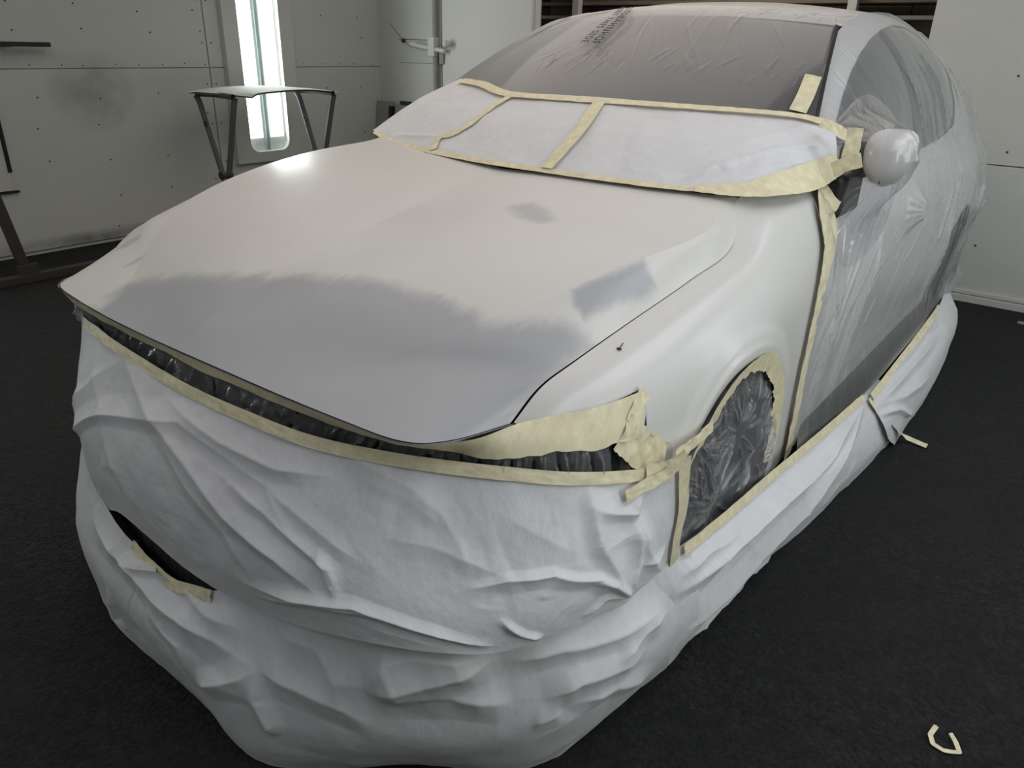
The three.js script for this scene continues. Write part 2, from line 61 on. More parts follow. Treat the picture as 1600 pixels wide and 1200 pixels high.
const DATA = {
  patches: {"primer":[[-0.371,-0.0805],[-0.4107,-0.1181],[-0.4148,-0.1713],[-0.3211,-0.2074],[-0.1514,-0.2424],[-0.0421,-0.2894],[0.0673,-0.3314],[0.1859,-0.3602],[0.2863,-0.3794],[0.3792,-0.3811],[0.4715,-0.377],[0.5304,-0.377],[0.5778,-0.369],[0.6192,-0.3954],[0.6705,-0.4294],[0.7135,-0.4651],[0.7343,-0.4724],[0.7574,-0.4675],[0.7581,-0.4119],[0.7519,-0.331],[0.7463,-0.2818],[0.742,-0.245],[0.74,0.1],[-0.8,0.1]],"block":[[0.663,-0.5338],[0.6878,-0.6168],[0.7147,-0.7319],[0.7293,-0.7252],[0.7572,-0.7112],[0.7564,-0.6623],[0.7357,-0.5929],[0.7235,-0.5516],[0.7149,-0.5004],[0.6888,-0.5067]],"spot":[[0.2554,-0.8602],[0.292,-0.8991],[0.3432,-0.8843],[0.4188,-0.8154],[0.3979,-0.7944],[0.3358,-0.8001]],"streak":[[-0.5093,-0.2214],[-0.5089,-0.2527],[-0.499,-0.2602],[-0.4972,-0.2402]],"edge":[[-0.6654,-0.268],[-0.6762,-0.3167],[-0.6302,-0.333],[-0.6113,-0.314],[-0.6281,-0.2835]]},
  foldsBumper: [[[[0.3541,0.0013],[0.401,0.1451],[0.4445,0.24],[0.4889,0.3746],[0.5498,0.5098],[0.6025,0.7045]],0.022,0.035,0.06],[[[0.3735,0.0072],[0.0367,0.9848],[0.4305,0.1232],[0.4647,0.1543],[0.5251,0.2122],[0.5743,0.4084]],0.014,0.02,0.035],[[[0.4079,0.0663],[0.4348,0.0912],[0.469,0.1238],[0.5351,0.1418],[0.5954,0.1095]],0.012,0.02,0.04],[[[0.4129,0.188],[0.4482,0.3401],[0.4891,0.4731],[0.5134,0.7172]],0.012,0.03,0.04],[[[0.4764,0.2314],[0.5317,0.3089],[0.6101,0.4896],[0.6141,0.6619]],0.012,0.02,0.03],[[[0.5969,0.3916],[0.604,0.4991],[0.6091,0.6703]],0.012,0.02,0.03],[[[0.497,0.7674],[0.5671,0.7268],[0.6303,0.6799],[0.7091,0.7941],[0.7783,0.9132]],0.018,0.03,0.03],[[[0.5051,0.8534],[0.5739,0.7374],[0.6562,0.7139]],0.01,0.02,0.03],[[[0.5251,0.2122],[0.5956,0.3189],[0.6482,0.4047]],0.007,0.03,0.03],[[[0.6671,0.2754],[0.7223,0.2827],[0.7602,0.3204],[0.7986,0.3882]],0.006,0.03,0.03],[[[0.6812,0.1075],[0.7204,0.1562],[0.7458,0.2541],[0.7611,0.3795]],0.005,0.03,0.03],[[[0.7551,0.4543],[0.7921,0.3871],[0.8389,0.3806],[0.8863,0.538],[0.9374,0.9102]],0.018,0.035,0.018],[[[0.7877,0.6539],[0.8104,0.8156],[0.8379,0.9754]],0.014,0.02,0.02],[[[0.8633,0.0112],[0.869,0.1253],[0.8789,0.3067],[0.9321,0.8872]],0.018,0.022,0.05],[[[0.9321,0.8872],[0.9303,0.6026],[0.9105,0.293],[0.9028,0.2028]],0.015,0.03,0.03],[[[0.8672,0.1239],[0.8879,0.1748],[0.9092,0.217],[0.9188,0.0916]],0.016,0.02,0.035],[[[0.8804,0.5384],[0.9036,0.6497],[0.9309,0.8588]],0.012,0.012,0.02],[[[0.9092,0.217],[0.9342,0.4832],[0.982,0.8187]],0.009,0.03,0.03],[[[0.9412,0.6325],[0.9613,0.6352],[0.9725,0.5689]],0.009,0.02,0.02],[[[0.294,0.1036],[0.3537,0.2628],[0.3691,0.5001],[0.3848,0.7417]],0.008,0.04,0.04],[[[0.6014,0.0095],[0.6324,0.0451],[0.6791,0.0863],[0.7122,0.1381]],0.007,0.03,0.03],[[[0.6221,0.087],[0.6833,0.1287],[0.7314,0.217]],0.004,0.04,0.04],[[[0.7775,0.1306],[0.8278,0.2182],[0.862,0.3004]],0.005,0.04,0.04],[[[0.8846,0.9261],[0.9013,0.7758],[0.9321,0.8872]],0.012,0.02,0.02]],
  foldsSkirt: [[[[0.2949,0.125],[0.401,0.1137],[0.5421,0.1549],[0.6186,0.1848],[0.6632,0.228]],0.03,0.04,0.05],[[[0.4039,0.1285],[0.4712,0.0],[0.532,0.0034]],0.018,0.02,0.02],[[[0.6632,0.228],[0.627,0.3422],[0.5928,0.4727]],0.02,0.03,0.04],[[[0.6632,0.228],[0.658,0.3401],[0.6772,0.5386]],0.016,0.03,0.04],[[[0.6632,0.228],[0.6984,0.2377],[0.7298,0.2626],[0.7453,0.314]],0.022,0.03,0.05],[[[0.6842,0.1025],[0.7211,0.1167],[0.7297,0.1908],[0.7504,0.1846]],0.014,0.03,0.05],[[[0.75,0.1898],[0.7733,0.103],[0.7938,0.0812],[0.8449,0.0784]],0.03,0.04,0.03],[[[0.7495,0.1969],[0.8018,0.1436],[0.8532,0.0895]],0.026,0.02,0.04],[[[0.7495,0.1969],[0.8067,0.1947],[0.8521,0.2423]],0.02,0.03,0.05],[[[0.4765,0.2126],[0.5711,0.312],[0.5806,0.5036]],0.012,0.03,0.04],[[[0.3811,0.4175],[0.3726,0.7349],[0.3919,0.7998]],0.015,0.03,0.03],[[[0.8755,0.2641],[0.9001,0.2434],[0.9278,0.2878],[0.9532,0.3099]],0.022,0.03,0.05],[[[0.8979,0.3424],[0.928,0.3964],[0.963,0.5597]],0.014,0.03,0.03],[[[0.9284,0.2603],[0.9498,0.2185],[0.9712,0.2175]],0.016,0.03,0.03],[[[0.8518,0.1082],[0.893,0.1072],[0.9319,0.1649],[0.9669,0.1863]],0.018,0.02,0.04],[[[0.5321,0.0],[0.561,0.0335],[0.6057,0.0981],[0.6497,0.1248]],0.014,0.02,0.03],[[[0.8635,0.3616],[0.8882,0.3607]],0.008,0.03,0.03]],
  foldsSideA: [[[[0.1273,0.1755],[0.3274,0.1709],[0.4961,0.2012],[0.7041,0.2131],[0.8485,0.0898]],0.03,0.035,0.05],[[[0.1643,0.4096],[0.3822,0.4739],[0.6041,0.489],[0.7606,0.3051],[0.8984,0.03]],0.02,0.04,0.06],[[[0.2438,0.6],[0.35,0.6],[0.475,0.675]],0.012,0.03,0.03],[[[0.4721,0.7848],[0.5125,0.8917],[0.55,0.8417]],0.012,0.02,0.03],[[[0.157,0.1143],[0.2649,0.0923],[0.3788,0.1227]],0.012,0.02,0.03]],
  foldsSideB: [[[[0.0,0.1142],[0.1594,0.1589],[0.3286,0.1839],[0.4697,0.1607]],0.03,0.03,0.05],[[[0.0,0.1083],[0.1538,0.345],[0.3247,0.4922]],0.016,0.03,0.03],[[[0.0,0.2099],[0.0973,0.3881],[0.2307,0.7837]],0.024,0.02,0.03],[[[0.3857,0.0602],[0.4648,0.0901],[0.5315,0.0713]],0.016,0.015,0.02],[[[0.11,0.0296],[0.2794,0.0815],[0.4373,0.0793]],0.012,0.02,0.03]],
  foldsGlassPaper: [[[[0.6869,0.0172],[0.7282,0.244],[0.8313,0.3891],[0.9748,0.4783]],0.012,0.03,0.02],[[[0.6624,0.0646],[0.7414,0.1992],[0.8534,0.2402],[0.9451,0.2629]],0.01,0.02,0.02],[[[0.6979,0.0048],[0.7681,0.104],[0.8876,0.1794]],0.01,0.02,0.02],[[[0.6878,0.357],[0.7944,0.5351],[0.9738,0.8544]],0.006,0.03,0.04],[[[0.23,0.1973],[0.1661,0.1305],[0.0946,0.0797]],0.008,0.02,0.02],[[[0.1351,0.7876],[0.1868,0.29],[0.1642,0.064]],0.004,0.03,0.03],[[[0.4853,0.0619],[0.4943,0.3117],[0.4811,0.851]],0.004,0.02,0.06]],
  tapeUV: {"bumperTop":["bumper",[[0.2305,0.0007],[0.2865,0.0004],[0.3547,0.006],[0.4292,0.0064],[0.4926,0.0036],[0.5722,0.0063],[0.643,0.0029],[0.7143,0.0029],[0.7852,0.0011],[0.8621,0.0135],[0.9223,0.0139]]],"bumperVert":["bumper",[[1.0,0.0083],[0.9855,0.2134],[0.9838,0.4676],[0.9918,0.6582],[1.0,0.9333]]],"wsTop":["glasspaper",[[0.0315,0.9385],[0.1366,0.9526],[0.2431,0.9292],[0.3492,0.913],[0.4558,0.9144],[0.5646,0.916],[0.6741,0.916],[0.7815,0.9136],[0.8917,0.9058],[0.9701,0.9045]]],"wsStripA":["glasspaper",[[0.2467,0.8911],[0.2524,0.6669],[0.2572,0.4156],[0.2497,0.2489],[0.2342,0.1752],[0.2466,0.012]]],"wsStripB":["glasspaper",[[0.4546,0.9022],[0.4657,0.4861],[0.4587,0.214],[0.4511,0.011]]],"wsBottom":["glasspaper",[[0.0165,0.0],[0.2287,0.0],[0.3349,0.0],[0.45,0.0],[0.5589,0.0],[0.6695,0.0],[0.7732,0.0]]],"wsBottomNear":["glasspaper",[[0.7041,0.0],[0.7719,0.0],[0.8689,0.0329],[0.9398,0.0916],[1.0,0.2083]]],"door":["fender",[[0.9917,0.0801],[0.9152,0.2184],[0.9098,0.3571],[0.8731,0.4961],[0.8418,0.6618],[0.8343,0.7788],[0.8762,0.9496],[0.8837,0.993]]],"cornerLoose":["bumper",[[0.9619,0.0257],[0.9187,0.0622],[0.8965,0.107]]],"corner":["bumper",[[0.9183,0.0107],[0.9621,0.0091],[1.0,0.0]]],"archLoose":["fender",[[0.3192,0.6425],[0.3663,0.643],[0.4077,0.642]]],"fenderFront":["fender",[[0.219,0.4625],[0.2638,0.5574],[0.3089,0.6318]]],"hlTip":["fender",[[0.2839,0.3827],[0.2537,0.4179],[0.2216,0.4534]]],"cornerPatch":["fender",[[0.1796,0.4479],[0.2125,0.5261],[0.2562,0.596],[0.3031,0.6473]]],"sill":["sideA",[[0.181,0.0112],[0.3346,0.0],[0.482,0.0003],[0.5759,0.0],[0.6903,0.0006],[0.8056,0.0041],[0.8839,0.012]]],"sillB":["sideB",[[0.0129,0.0069],[0.2219,0.0],[0.4235,0.0],[0.6029,0.0]]],"wsNear":["wind",[[0.9775,0.5334],[0.9714,0.4094],[0.9628,0.3096]]],"skirtTop":["skirt",[[0.398,0.0],[0.422,0.0047],[0.4468,0.0128],[0.5097,0.0126],[0.5632,0.0023],[0.605,0.0194]]],"seamB":["sideB",[[0.0,0.0007],[0.0,0.0921],[0.0,0.1486]]]},
  hl: {"top":[[0.742,0.842,-0.245],[0.7519,0.8395,-0.2481],[0.7913,0.8489,-0.2858],[0.8297,0.8559,-0.3497],[0.8547,0.8614,-0.4186],[0.8674,0.8618,-0.48]]},
  speck: [[0.7993,0.9195,-0.4952],[0.7959,0.9232,-0.5152]],
  windowPoly: [[-1.742,1.2117],[-1.8067,1.2564],[-1.94,1.3229],[-2.102,1.3946],[-2.2436,1.449],[-2.4252,1.4958],[-2.6135,1.5298],[-2.8687,1.5529],[-3.2143,1.5513],[-3.4482,1.512],[-3.6039,1.4563],[-3.6442,1.4045],[-3.4893,1.3265],[-3.4421,1.2399],[-3.3816,1.1619],[-3.0754,1.1288],[-2.6931,1.1156],[-2.2798,1.1146],[-1.8991,1.1287],[-1.7027,1.1599]],
  free: {"sailV":[[0.9069,1.2706,-1.46],[0.9069,1.2312,-1.46],[0.9028,1.1711,-1.46]],"sailH":[[0.874,1.1635,-1.44],[0.9062,1.1815,-1.44],[0.9414,1.1964,-1.44]],"wsEnd":[[0.7981,1.2712,-1.53],[0.8284,1.2636,-1.53],[0.8658,1.2436,-1.53],[0.893,1.2393,-1.53]]},
  textQuad: [[0.3956,0.7852],[0.4463,0.4623],[0.3327,0.8115],[0.3756,0.4509]],
};

const cr = (a, b, c, d, t) => 0.5 * (2 * b + (c - a) * t + (2 * a - 5 * b + 4 * c - d) * t * t + (3 * b - a - 3 * c + d) * t * t * t);
function spline(P, t) {            // Catmull-Rom through a list of points
  const n = P.length - 1, x = clamp(t, 0, 1) * n, i = Math.min(Math.floor(x), n - 1), f = x - i;
  const g = (k, m) => k < 0 ? 2 * P[0][m] - P[1][m] : k > n ? 2 * P[n][m] - P[n - 1][m] : P[k][m];
  return [0, 1, 2].map((m) => cr(g(i - 1, m), g(i, m), g(i + 1, m), g(i + 2, m), f));
}
const evalNet = (net, u, v) => spline(net.map((r) => spline(r, u)), v);
const mirrorNet = (net) => net.map((r) => r.map((p) => [-p[0], p[1], p[2]]));
function frame(net, u, v) {        // point and unit normal
  const e = 2e-3, u0 = Math.max(0, u - e), u1 = Math.min(1, u + e), v0 = Math.max(0, v - e), v1 = Math.min(1, v + e);
  const p = V(evalNet(net, u, v)), du = V(evalNet(net, u1, v)).sub(V(evalNet(net, u0, v))), dv = V(evalNet(net, u, v1)).sub(V(evalNet(net, u, v0)));
  return { p, n: du.clone().cross(dv).normalize(), du, dv };
}
function netSize(net) {
  const len = (f) => { let s = 0, a = f(0); for (let i = 1; i <= 40; i++) { const b = f(i / 40); s += a.distanceTo(b); a = b; } return s; };
  return [len((t) => V(evalNet(net, t, 0.5))), len((t) => V(evalNet(net, 0.5, t)))];
}
// a sheet over a net: sign picks the outer side, disp(u, v, p) lifts it along the normal
function sheet(net, nu, nv, { sign = 1, lift = 0, disp = null, uvOf = null, move = null, u0 = 0, u1 = 1, v0 = 0, v1 = 1 } = {}) {
  const pos = [], uv = [], idx = [], [W, H] = netSize(net);
  for (let j = 0; j <= nv; j++) for (let i = 0; i <= nu; i++) {
    const u = u0 + (u1 - u0) * i / nu, v = v0 + (v1 - v0) * j / nv, { p, n } = frame(net, u, v);
    const d = sign * (lift + (disp ? disp(u, v, p) : 0));
    let q = p.clone().addScaledVector(n, d);
    if (move) q = move(q, u, v, n.multiplyScalar(sign));
    if (q.y < 0.002) q.y = 0.002;
    pos.push(q.x, q.y, q.z);
    if (uvOf) uv.push(...uvOf(q, u, v)); else uv.push(u * W, v * H);
  }
  for (let j = 0; j < nv; j++) for (let i = 0; i < nu; i++) {
    const a = j * (nu + 1) + i, b = a + 1, c = a + nu + 1, e = c + 1;
    if (sign > 0) idx.push(a, b, c, b, e, c); else idx.push(a, c, b, b, c, e);
  }
  return make(pos, uv, idx);
}
function make(pos, uv, idx) {
  const g = new THREE.BufferGeometry();
  g.setAttribute('position', new THREE.Float32BufferAttribute(pos, 3));
  g.setAttribute('uv', new THREE.Float32BufferAttribute(uv, 2));
  g.setIndex(idx); g.computeVertexNormals(); return g;
}
// keep the part of an indexed mesh where f(position) > 0, cut along the zero line
function clip(g, f) {
  const P = g.attributes.position, T = g.attributes.uv, I = g.index.array, pos = [...P.array], uv = [...T.array], val = [], idx = [], cut = new Map();
  const n = g.attributes.normal; const nor = [...n.array];
  for (let i = 0; i < P.count; i++) val.push(f(P.getX(i), P.getY(i), P.getZ(i)));
  const edge = (a, b) => {
    const k = a < b ? a * 4e6 + b : b * 4e6 + a; if (cut.has(k)) return cut.get(k);
    const t = val[a] / (val[a] - val[b]), id = pos.length / 3;
    for (let m = 0; m < 3; m++) { pos.push(pos[a * 3 + m] + (pos[b * 3 + m] - pos[a * 3 + m]) * t); nor.push(nor[a * 3 + m] + (nor[b * 3 + m] - nor[a * 3 + m]) * t); }
    for (let m = 0; m < 2; m++) uv.push(uv[a * 2 + m] + (uv[b * 2 + m] - uv[a * 2 + m]) * t);
    cut.set(k, id); return id;
  };
  for (let i = 0; i < I.length; i += 3) {
    const t = [I[i], I[i + 1], I[i + 2]], out = [];
    for (let k = 0; k < 3; k++) {
      const a = t[k], b = t[(k + 1) % 3];
      if (val[a] > 0) out.push(a);
      if ((val[a] > 0) !== (val[b] > 0)) out.push(edge(a, b));
    }
    for (let k = 1; k + 1 < out.length; k++) idx.push(out[0], out[k], out[k + 1]);
  }
  const r = new THREE.BufferGeometry();
  r.setAttribute('position', new THREE.Float32BufferAttribute(pos, 3)); r.setAttribute('uv', new THREE.Float32BufferAttribute(uv, 2)); r.setAttribute('normal', new THREE.Float32BufferAttribute(nor, 3));
  r.setIndex(idx); return r;
}
function polySigned(poly, x, y) {  // > 0 inside
  let d = 1e9, inside = false;
  for (let i = 0, j = poly.length - 1; i < poly.length; j = i++) {
    const [ax, ay] = poly[j], [bx, by] = poly[i], ex = bx - ax, ey = by - ay, t = clamp(((x - ax) * ex + (y - ay) * ey) / (ex * ex + ey * ey + 1e-12), 0, 1);
    d = Math.min(d, Math.hypot(x - ax - ex * t, y - ay - ey * t));
    if ((ay > y) !== (by > y) && x < ax + (y - ay) * ex / ey) inside = !inside;
  }
  return inside ? d : -d;
}
// folds: creases in a sheet, [[u, v] ...] lines with height and the width of each flank in metres
function foldField(folds, W, H) {
  const F = folds.map(([p, h, a, b]) => {
    const q = p.map(([u, v]) => [u * W, v * H]), len = [0];
    for (let i = 1; i < q.length; i++) len.push(len[i - 1] + Math.hypot(q[i][0] - q[i - 1][0], q[i][1] - q[i - 1][1]));
    const m = Math.max(a, b);
    return { q, h, a, b, len, L: len[len.length - 1], box: [Math.min(...q.map((p) => p[0])) - m, Math.max(...q.map((p) => p[0])) + m, Math.min(...q.map((p) => p[1])) - m, Math.max(...q.map((p) => p[1])) + m] };
  });
  return (u, v) => {
    const s = u * W, t = v * H; let sum = 0;
    for (const f of F) {
      if (s < f.box[0] || s > f.box[1] || t < f.box[2] || t > f.box[3]) continue;
      let best = 1e9, sg = 1, at = 0;
      for (let i = 1; i < f.q.length; i++) {
        const [ax, ay] = f.q[i - 1], ex = f.q[i][0] - ax, ey = f.q[i][1] - ay, l2 = ex * ex + ey * ey + 1e-12, k = clamp(((s - ax) * ex + (t - ay) * ey) / l2, 0, 1);
        const dx = s - ax - ex * k, dy = t - ay - ey * k, d = Math.hypot(dx, dy);
        if (d < best) { best = d; sg = ex * dy - ey * dx > 0 ? 1 : -1; at = f.len[i - 1] + k * Math.sqrt(l2); }
      }
      const w = sg > 0 ? f.a : f.b; if (best >= w) continue;
      const x = 1 - best / w, e = Math.min(1, at / (0.25 * f.L) + 0.08, (f.L - at) / (0.25 * f.L) + 0.08);
      sum += f.h * e * x * (0.45 + 0.55 * x);
    }
    return sum;
  };
}
// many small creases: n lines about a heading (radians in the sheet's metres)
function streaks(n, W, H, [u0, u1, v0, v1], heading, spread, [l0, l1], [h0, h1], [w0, w1]) {
  const out = [];
  for (let k = 0; k < n; k++) {
    let u = rr(u0, u1), v = rr(v0, v1); const a = (typeof heading === 'function' ? heading(u, v) : heading) + rr(-spread, spread), l = rr(l0, l1), bend = rr(-0.25, 0.25), p = [];
    for (let i = 0; i <= 4; i++) { p.push([clamp(u, 0, 1), clamp(v, 0, 1)]); const q = a + bend * (i / 4); u += Math.cos(q) * l / 4 / W; v += Math.sin(q) * l / 4 / H; }
    const w = rr(w0, w1); out.push([p, rr(h0, h1) * (rnd() < 0.25 ? -1 : 1), w, w * rr(0.8, 1.6)]);
  }
  return out;
}
// ---------------------------------------------------------------- textures and materials
function dataTex(w, h, f, srgb = true) {
  const a = new Uint8Array(w * h * 4);
  for (let y = 0; y < h; y++) for (let x = 0; x < w; x++) { const c = f(x / w, y / h, x, y), o = (y * w + x) * 4; a[o] = clamp(c[0], 0, 255); a[o + 1] = clamp(c[1], 0, 255); a[o + 2] = clamp(c[2], 0, 255); a[o + 3] = c.length > 3 ? clamp(c[3], 0, 255) : 255; }
  const t = new THREE.DataTexture(a, w, h, THREE.RGBAFormat); t.magFilter = THREE.LinearFilter; t.minFilter = THREE.LinearFilter; t.wrapS = t.wrapT = THREE.RepeatWrapping;
  if (srgb) t.colorSpace = THREE.SRGBColorSpace; t.needsUpdate = true; return t;
}
const tiled = (x, y, s, z, o) => { // noise that repeats over the unit square
  const a = (X, Y) => fbm(X * s, Y * s, z, o), u = x, v = y;
  return a(u, v) * (1 - u) * (1 - v) + a(u - 1, v) * u * (1 - v) + a(u, v - 1) * (1 - u) * v + a(u - 1, v - 1) * u * v;
};
const std = (o) => new THREE.MeshStandardMaterial(o), phy = (o) => new THREE.MeshPhysicalMaterial(o);
const paperTex = dataTex(512, 512, (x, y) => { const n = tiled(x, y, 9, 3, 4) * 7 + tiled(x, y, 60, 8, 2) * 6; return [226 + n, 226 + n, 229 + n]; });
const paperBump = dataTex(512, 512, (x, y) => { const n = 128 + tiled(x, y, 12, 5, 5) * 120; return [n, n, n]; }, false);
paperTex.repeat.set(2, 2); paperBump.repeat.set(2, 2);
const PAPER = phy({ map: paperTex, bumpMap: paperBump, bumpScale: 0.004, roughness: 0.62, side: THREE.DoubleSide });
const tapeTex = dataTex(256, 256, (x, y) => { const n = tiled(x, y, 8, 1, 4) * 22 + tiled(x, y, 40, 2, 2) * 10; return [232 + n, 222 + n, 188 + n * 0.8]; });
tapeTex.repeat.set(6, 6);
const TAPE = std({ map: tapeTex, roughness: 0.55, side: THREE.DoubleSide });
const FILM = phy({ color: 0xf4f4f6, transmission: 0.89, roughness: 0.34, thickness: 0, ior: 1.45, side: THREE.DoubleSide });
const FILM_GLASS = phy({ color: 0xf0f0f2, transmission: 0.95, roughness: 0.42, thickness: 0, ior: 1.45, side: THREE.DoubleSide });
const FILM_GRILLE = phy({ color: 0xf4f4f6, transmission: 0.88, roughness: 0.2, thickness: 0, ior: 1.45, side: THREE.DoubleSide });
const FILM_CLEAR = phy({ color: 0xf4f4f6, transmission: 0.93, roughness: 0.16, thickness: 0, ior: 1.45, side: THREE.DoubleSide });
const PAINT = phy({ color: 0xdedcd9, roughness: 0.42, clearcoat: 0.35, clearcoatRoughness: 0.16 });
const BLACK = std({ color: 0x0b0b0d, roughness: 0.55 });
const RUBBER = std({ color: 0x141416, roughness: 0.8 });
const RIM = std({ color: 0x3c3d40, roughness: 0.4, metalness: 0.7 });
const GLASS = phy({ color: 0x24282a, roughness: 0.12, clearcoat: 1, clearcoatRoughness: 0.05 });
const TRIM = std({ color: 0x17181a, roughness: 0.5 });
// hood paint: white coat with sprayed grey primer patches (feathered edges, a squarer touched-up block and a few spots)
const hoodTex = (() => {
  const lin = DATA.patches, W = 1024, x0 = -0.9, x1 = 0.9, z0 = -1.35, z1 = 0.05;
  return dataTex(W, W, (u, v) => {
    const x = x0 + (x1 - x0) * u, z = z0 + (z1 - z0) * v;
    const n = fbm(x * 26, z * 9, 1, 4) * 0.022 + fbm(x * 120, z * 60, 4, 3) * 0.010;
    let g = 0;
    g = Math.max(g, smooth(-0.03, 0.03, polySigned(lin.primer, x, z) + n));
    g = Math.max(g, 0.95 * smooth(-0.012, 0.012, polySigned(lin.block, x, z) + n * 0.4));
    g = Math.max(g, 0.75 * smooth(-0.03, 0.02, polySigned(lin.spot, x, z) + n * 0.5));
    g = Math.max(g, 0.6 * smooth(-0.012, 0.008, polySigned(lin.streak, x, z) + n * 0.3));
    g = Math.max(g, 0.6 * smooth(-0.012, 0.008, polySigned(lin.edge, x, z) + n * 0.3));
    const s = fbm(x * 7, z * 7, 9, 3) * 3;
    const a = [222, 219, 215], b = [176, 177, 181];
    return a.map((c, i) => c + (b[i] - c) * g + s);
  });
})();
hoodTex.wrapS = hoodTex.wrapT = THREE.ClampToEdgeWrapping;
const hoodUV = (q) => [(q.x + 0.9) / 1.8, (q.z + 1.35) / 1.4];
const HOOD = phy({ map: hoodTex, roughness: 0.48, clearcoat: 0.3, clearcoatRoughness: 0.22 });
const floorTex = dataTex(512, 512, (x, y) => { const n = tiled(x, y, 90, 3, 2) * 34 + tiled(x, y, 24, 6, 3) * 14 + tiled(x, y, 3, 2, 3) * 6; return [20 + n, 20 + n, 21 + n]; });
const floorBump = dataTex(512, 512, (x, y) => { const n = 128 + tiled(x, y, 110, 5, 2) * 150; return [n, n, n]; }, false);
floorTex.repeat.set(1.25, 1.25); floorBump.repeat.set(1.25, 1.25);
const FLOOR = std({ map: floorTex, bumpMap: floorBump, bumpScale: 0.006, roughness: 0.95 });
const wallTex = dataTex(1024, 512, (x, y) => {      // 6 m x 3 m of painted sheet: mottling and overspray soot
  const X = x * 6, Y = y * 3; let d = tiled(x, y, 14, 4, 4) * 7 + tiled(x, y, 60, 7, 2) * 3;
  const z = X - 6;                        // the wall's own z, -6 .. 0
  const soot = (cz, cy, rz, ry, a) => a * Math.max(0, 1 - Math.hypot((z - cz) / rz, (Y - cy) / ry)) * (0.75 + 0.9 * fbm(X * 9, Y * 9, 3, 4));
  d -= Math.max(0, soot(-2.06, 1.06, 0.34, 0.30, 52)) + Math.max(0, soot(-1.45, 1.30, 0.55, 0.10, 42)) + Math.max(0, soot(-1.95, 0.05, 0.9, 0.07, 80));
  return [214 + d, 215 + d, 210 + d];
});
wallTex.repeat.set(1 / 6, 1 / 3);
const WALL = std({ map: wallTex, roughness: 0.6 });
const CEIL = std({ color: 0xcfcfcb, roughness: 0.7 });
const DOORW = std({ color: 0xd9d7d2, roughness: 0.5 });
const STEEL = std({ color: 0x4a4442, roughness: 0.6, metalness: 0.3 });
const DUSTY = std({ color: 0x6a6a6c, roughness: 0.7, metalness: 0.1 });
const WOOD = (() => { const t = dataTex(256, 256, (x, y) => { const n = tiled(x, y * 0.15, 30, 2, 4) * 26; return [120 + n, 112 + n, 98 + n]; }); return std({ map: t, roughness: 0.8 }); })();
const GREYM = std({ color: 0x9a9a96, roughness: 0.55 });

// ---------------------------------------------------------------- scene graph helpers
const taken = new Map();
const numbered = (n) => { const k = taken.get(n) || 0; taken.set(n, k + 1); return k ? n + '_' + String(k).padStart(3, '0') : n; };
const shade = (m) => { m.castShadow = m.receiveShadow = true; return m; };
function part(parent, name, geo, mat, label) { const m = shade(new THREE.Mesh(geo, mat)); m.name = name; if (label) m.userData.label = label; parent.add(m); return m; }
function thing(name, label, category, group) { const g = new THREE.Group(); g.name = numbered(name); g.userData = { label, category }; if (group) g.userData.group = group; scene.add(g); return g; }
function one(name, geo, mat, label, category, group) { const m = shade(new THREE.Mesh(geo, mat)); m.name = numbered(name); m.userData = { label, category }; if (group) m.userData.group = group; scene.add(m); return m; }
function structure(name, geo, mat) { const m = shade(new THREE.Mesh(geo, mat)); m.name = name; m.userData.kind = 'structure'; scene.add(m); return m; }
const box = (x0, x1, y0, y1, z0, z1) => new THREE.BoxGeometry(x1 - x0, y1 - y0, z1 - z0).translate((x0 + x1) / 2, (y0 + y1) / 2, (z0 + z1) / 2);
const rbox = (x0, x1, y0, y1, z0, z1, r = 0.004) => new RoundedBoxGeometry(x1 - x0, y1 - y0, z1 - z0, 2, Math.min(r, (x1 - x0) / 2.1, (y1 - y0) / 2.1, (z1 - z0) / 2.1)).translate((x0 + x1) / 2, (y0 + y1) / 2, (z0 + z1) / 2);
const tube = (pts, r, n = 40, k = 10) => new THREE.TubeGeometry(new THREE.CatmullRomCurve3(pts.map(V), false, 'catmullrom', 0.3), n, r, k);
const plain = (gs) => mergeGeometries(gs.map((g) => { const q = g.index ? g.toNonIndexed() : g; for (const k of Object.keys(q.attributes)) if (!['position', 'normal', 'uv'].includes(k)) q.deleteAttribute(k); return q; }));
function worldUV(g, a, b) { const p = g.attributes.position, uv = []; for (let i = 0; i < p.count; i++) { const q = [p.getX(i), p.getY(i), p.getZ(i)]; uv.push(q[a], q[b]); } g.setAttribute('uv', new THREE.Float32BufferAttribute(uv, 2)); return g; }

// ================================================================ the room
const X0 = -4.41, X1 = 2.9, Z0 = -4.83, Z1 = 3.2, YC = 2.75;
structure('floor', worldUV(box(X0 - 0.3, X1 + 0.3, -0.12, 0, -8.2, Z1 + 0.2), 0, 2), FLOOR);
structure('ceiling', box(X0 - 0.3, X1 + 0.3, YC, YC + 0.12, -8.2, Z1 + 0.2), CEIL);
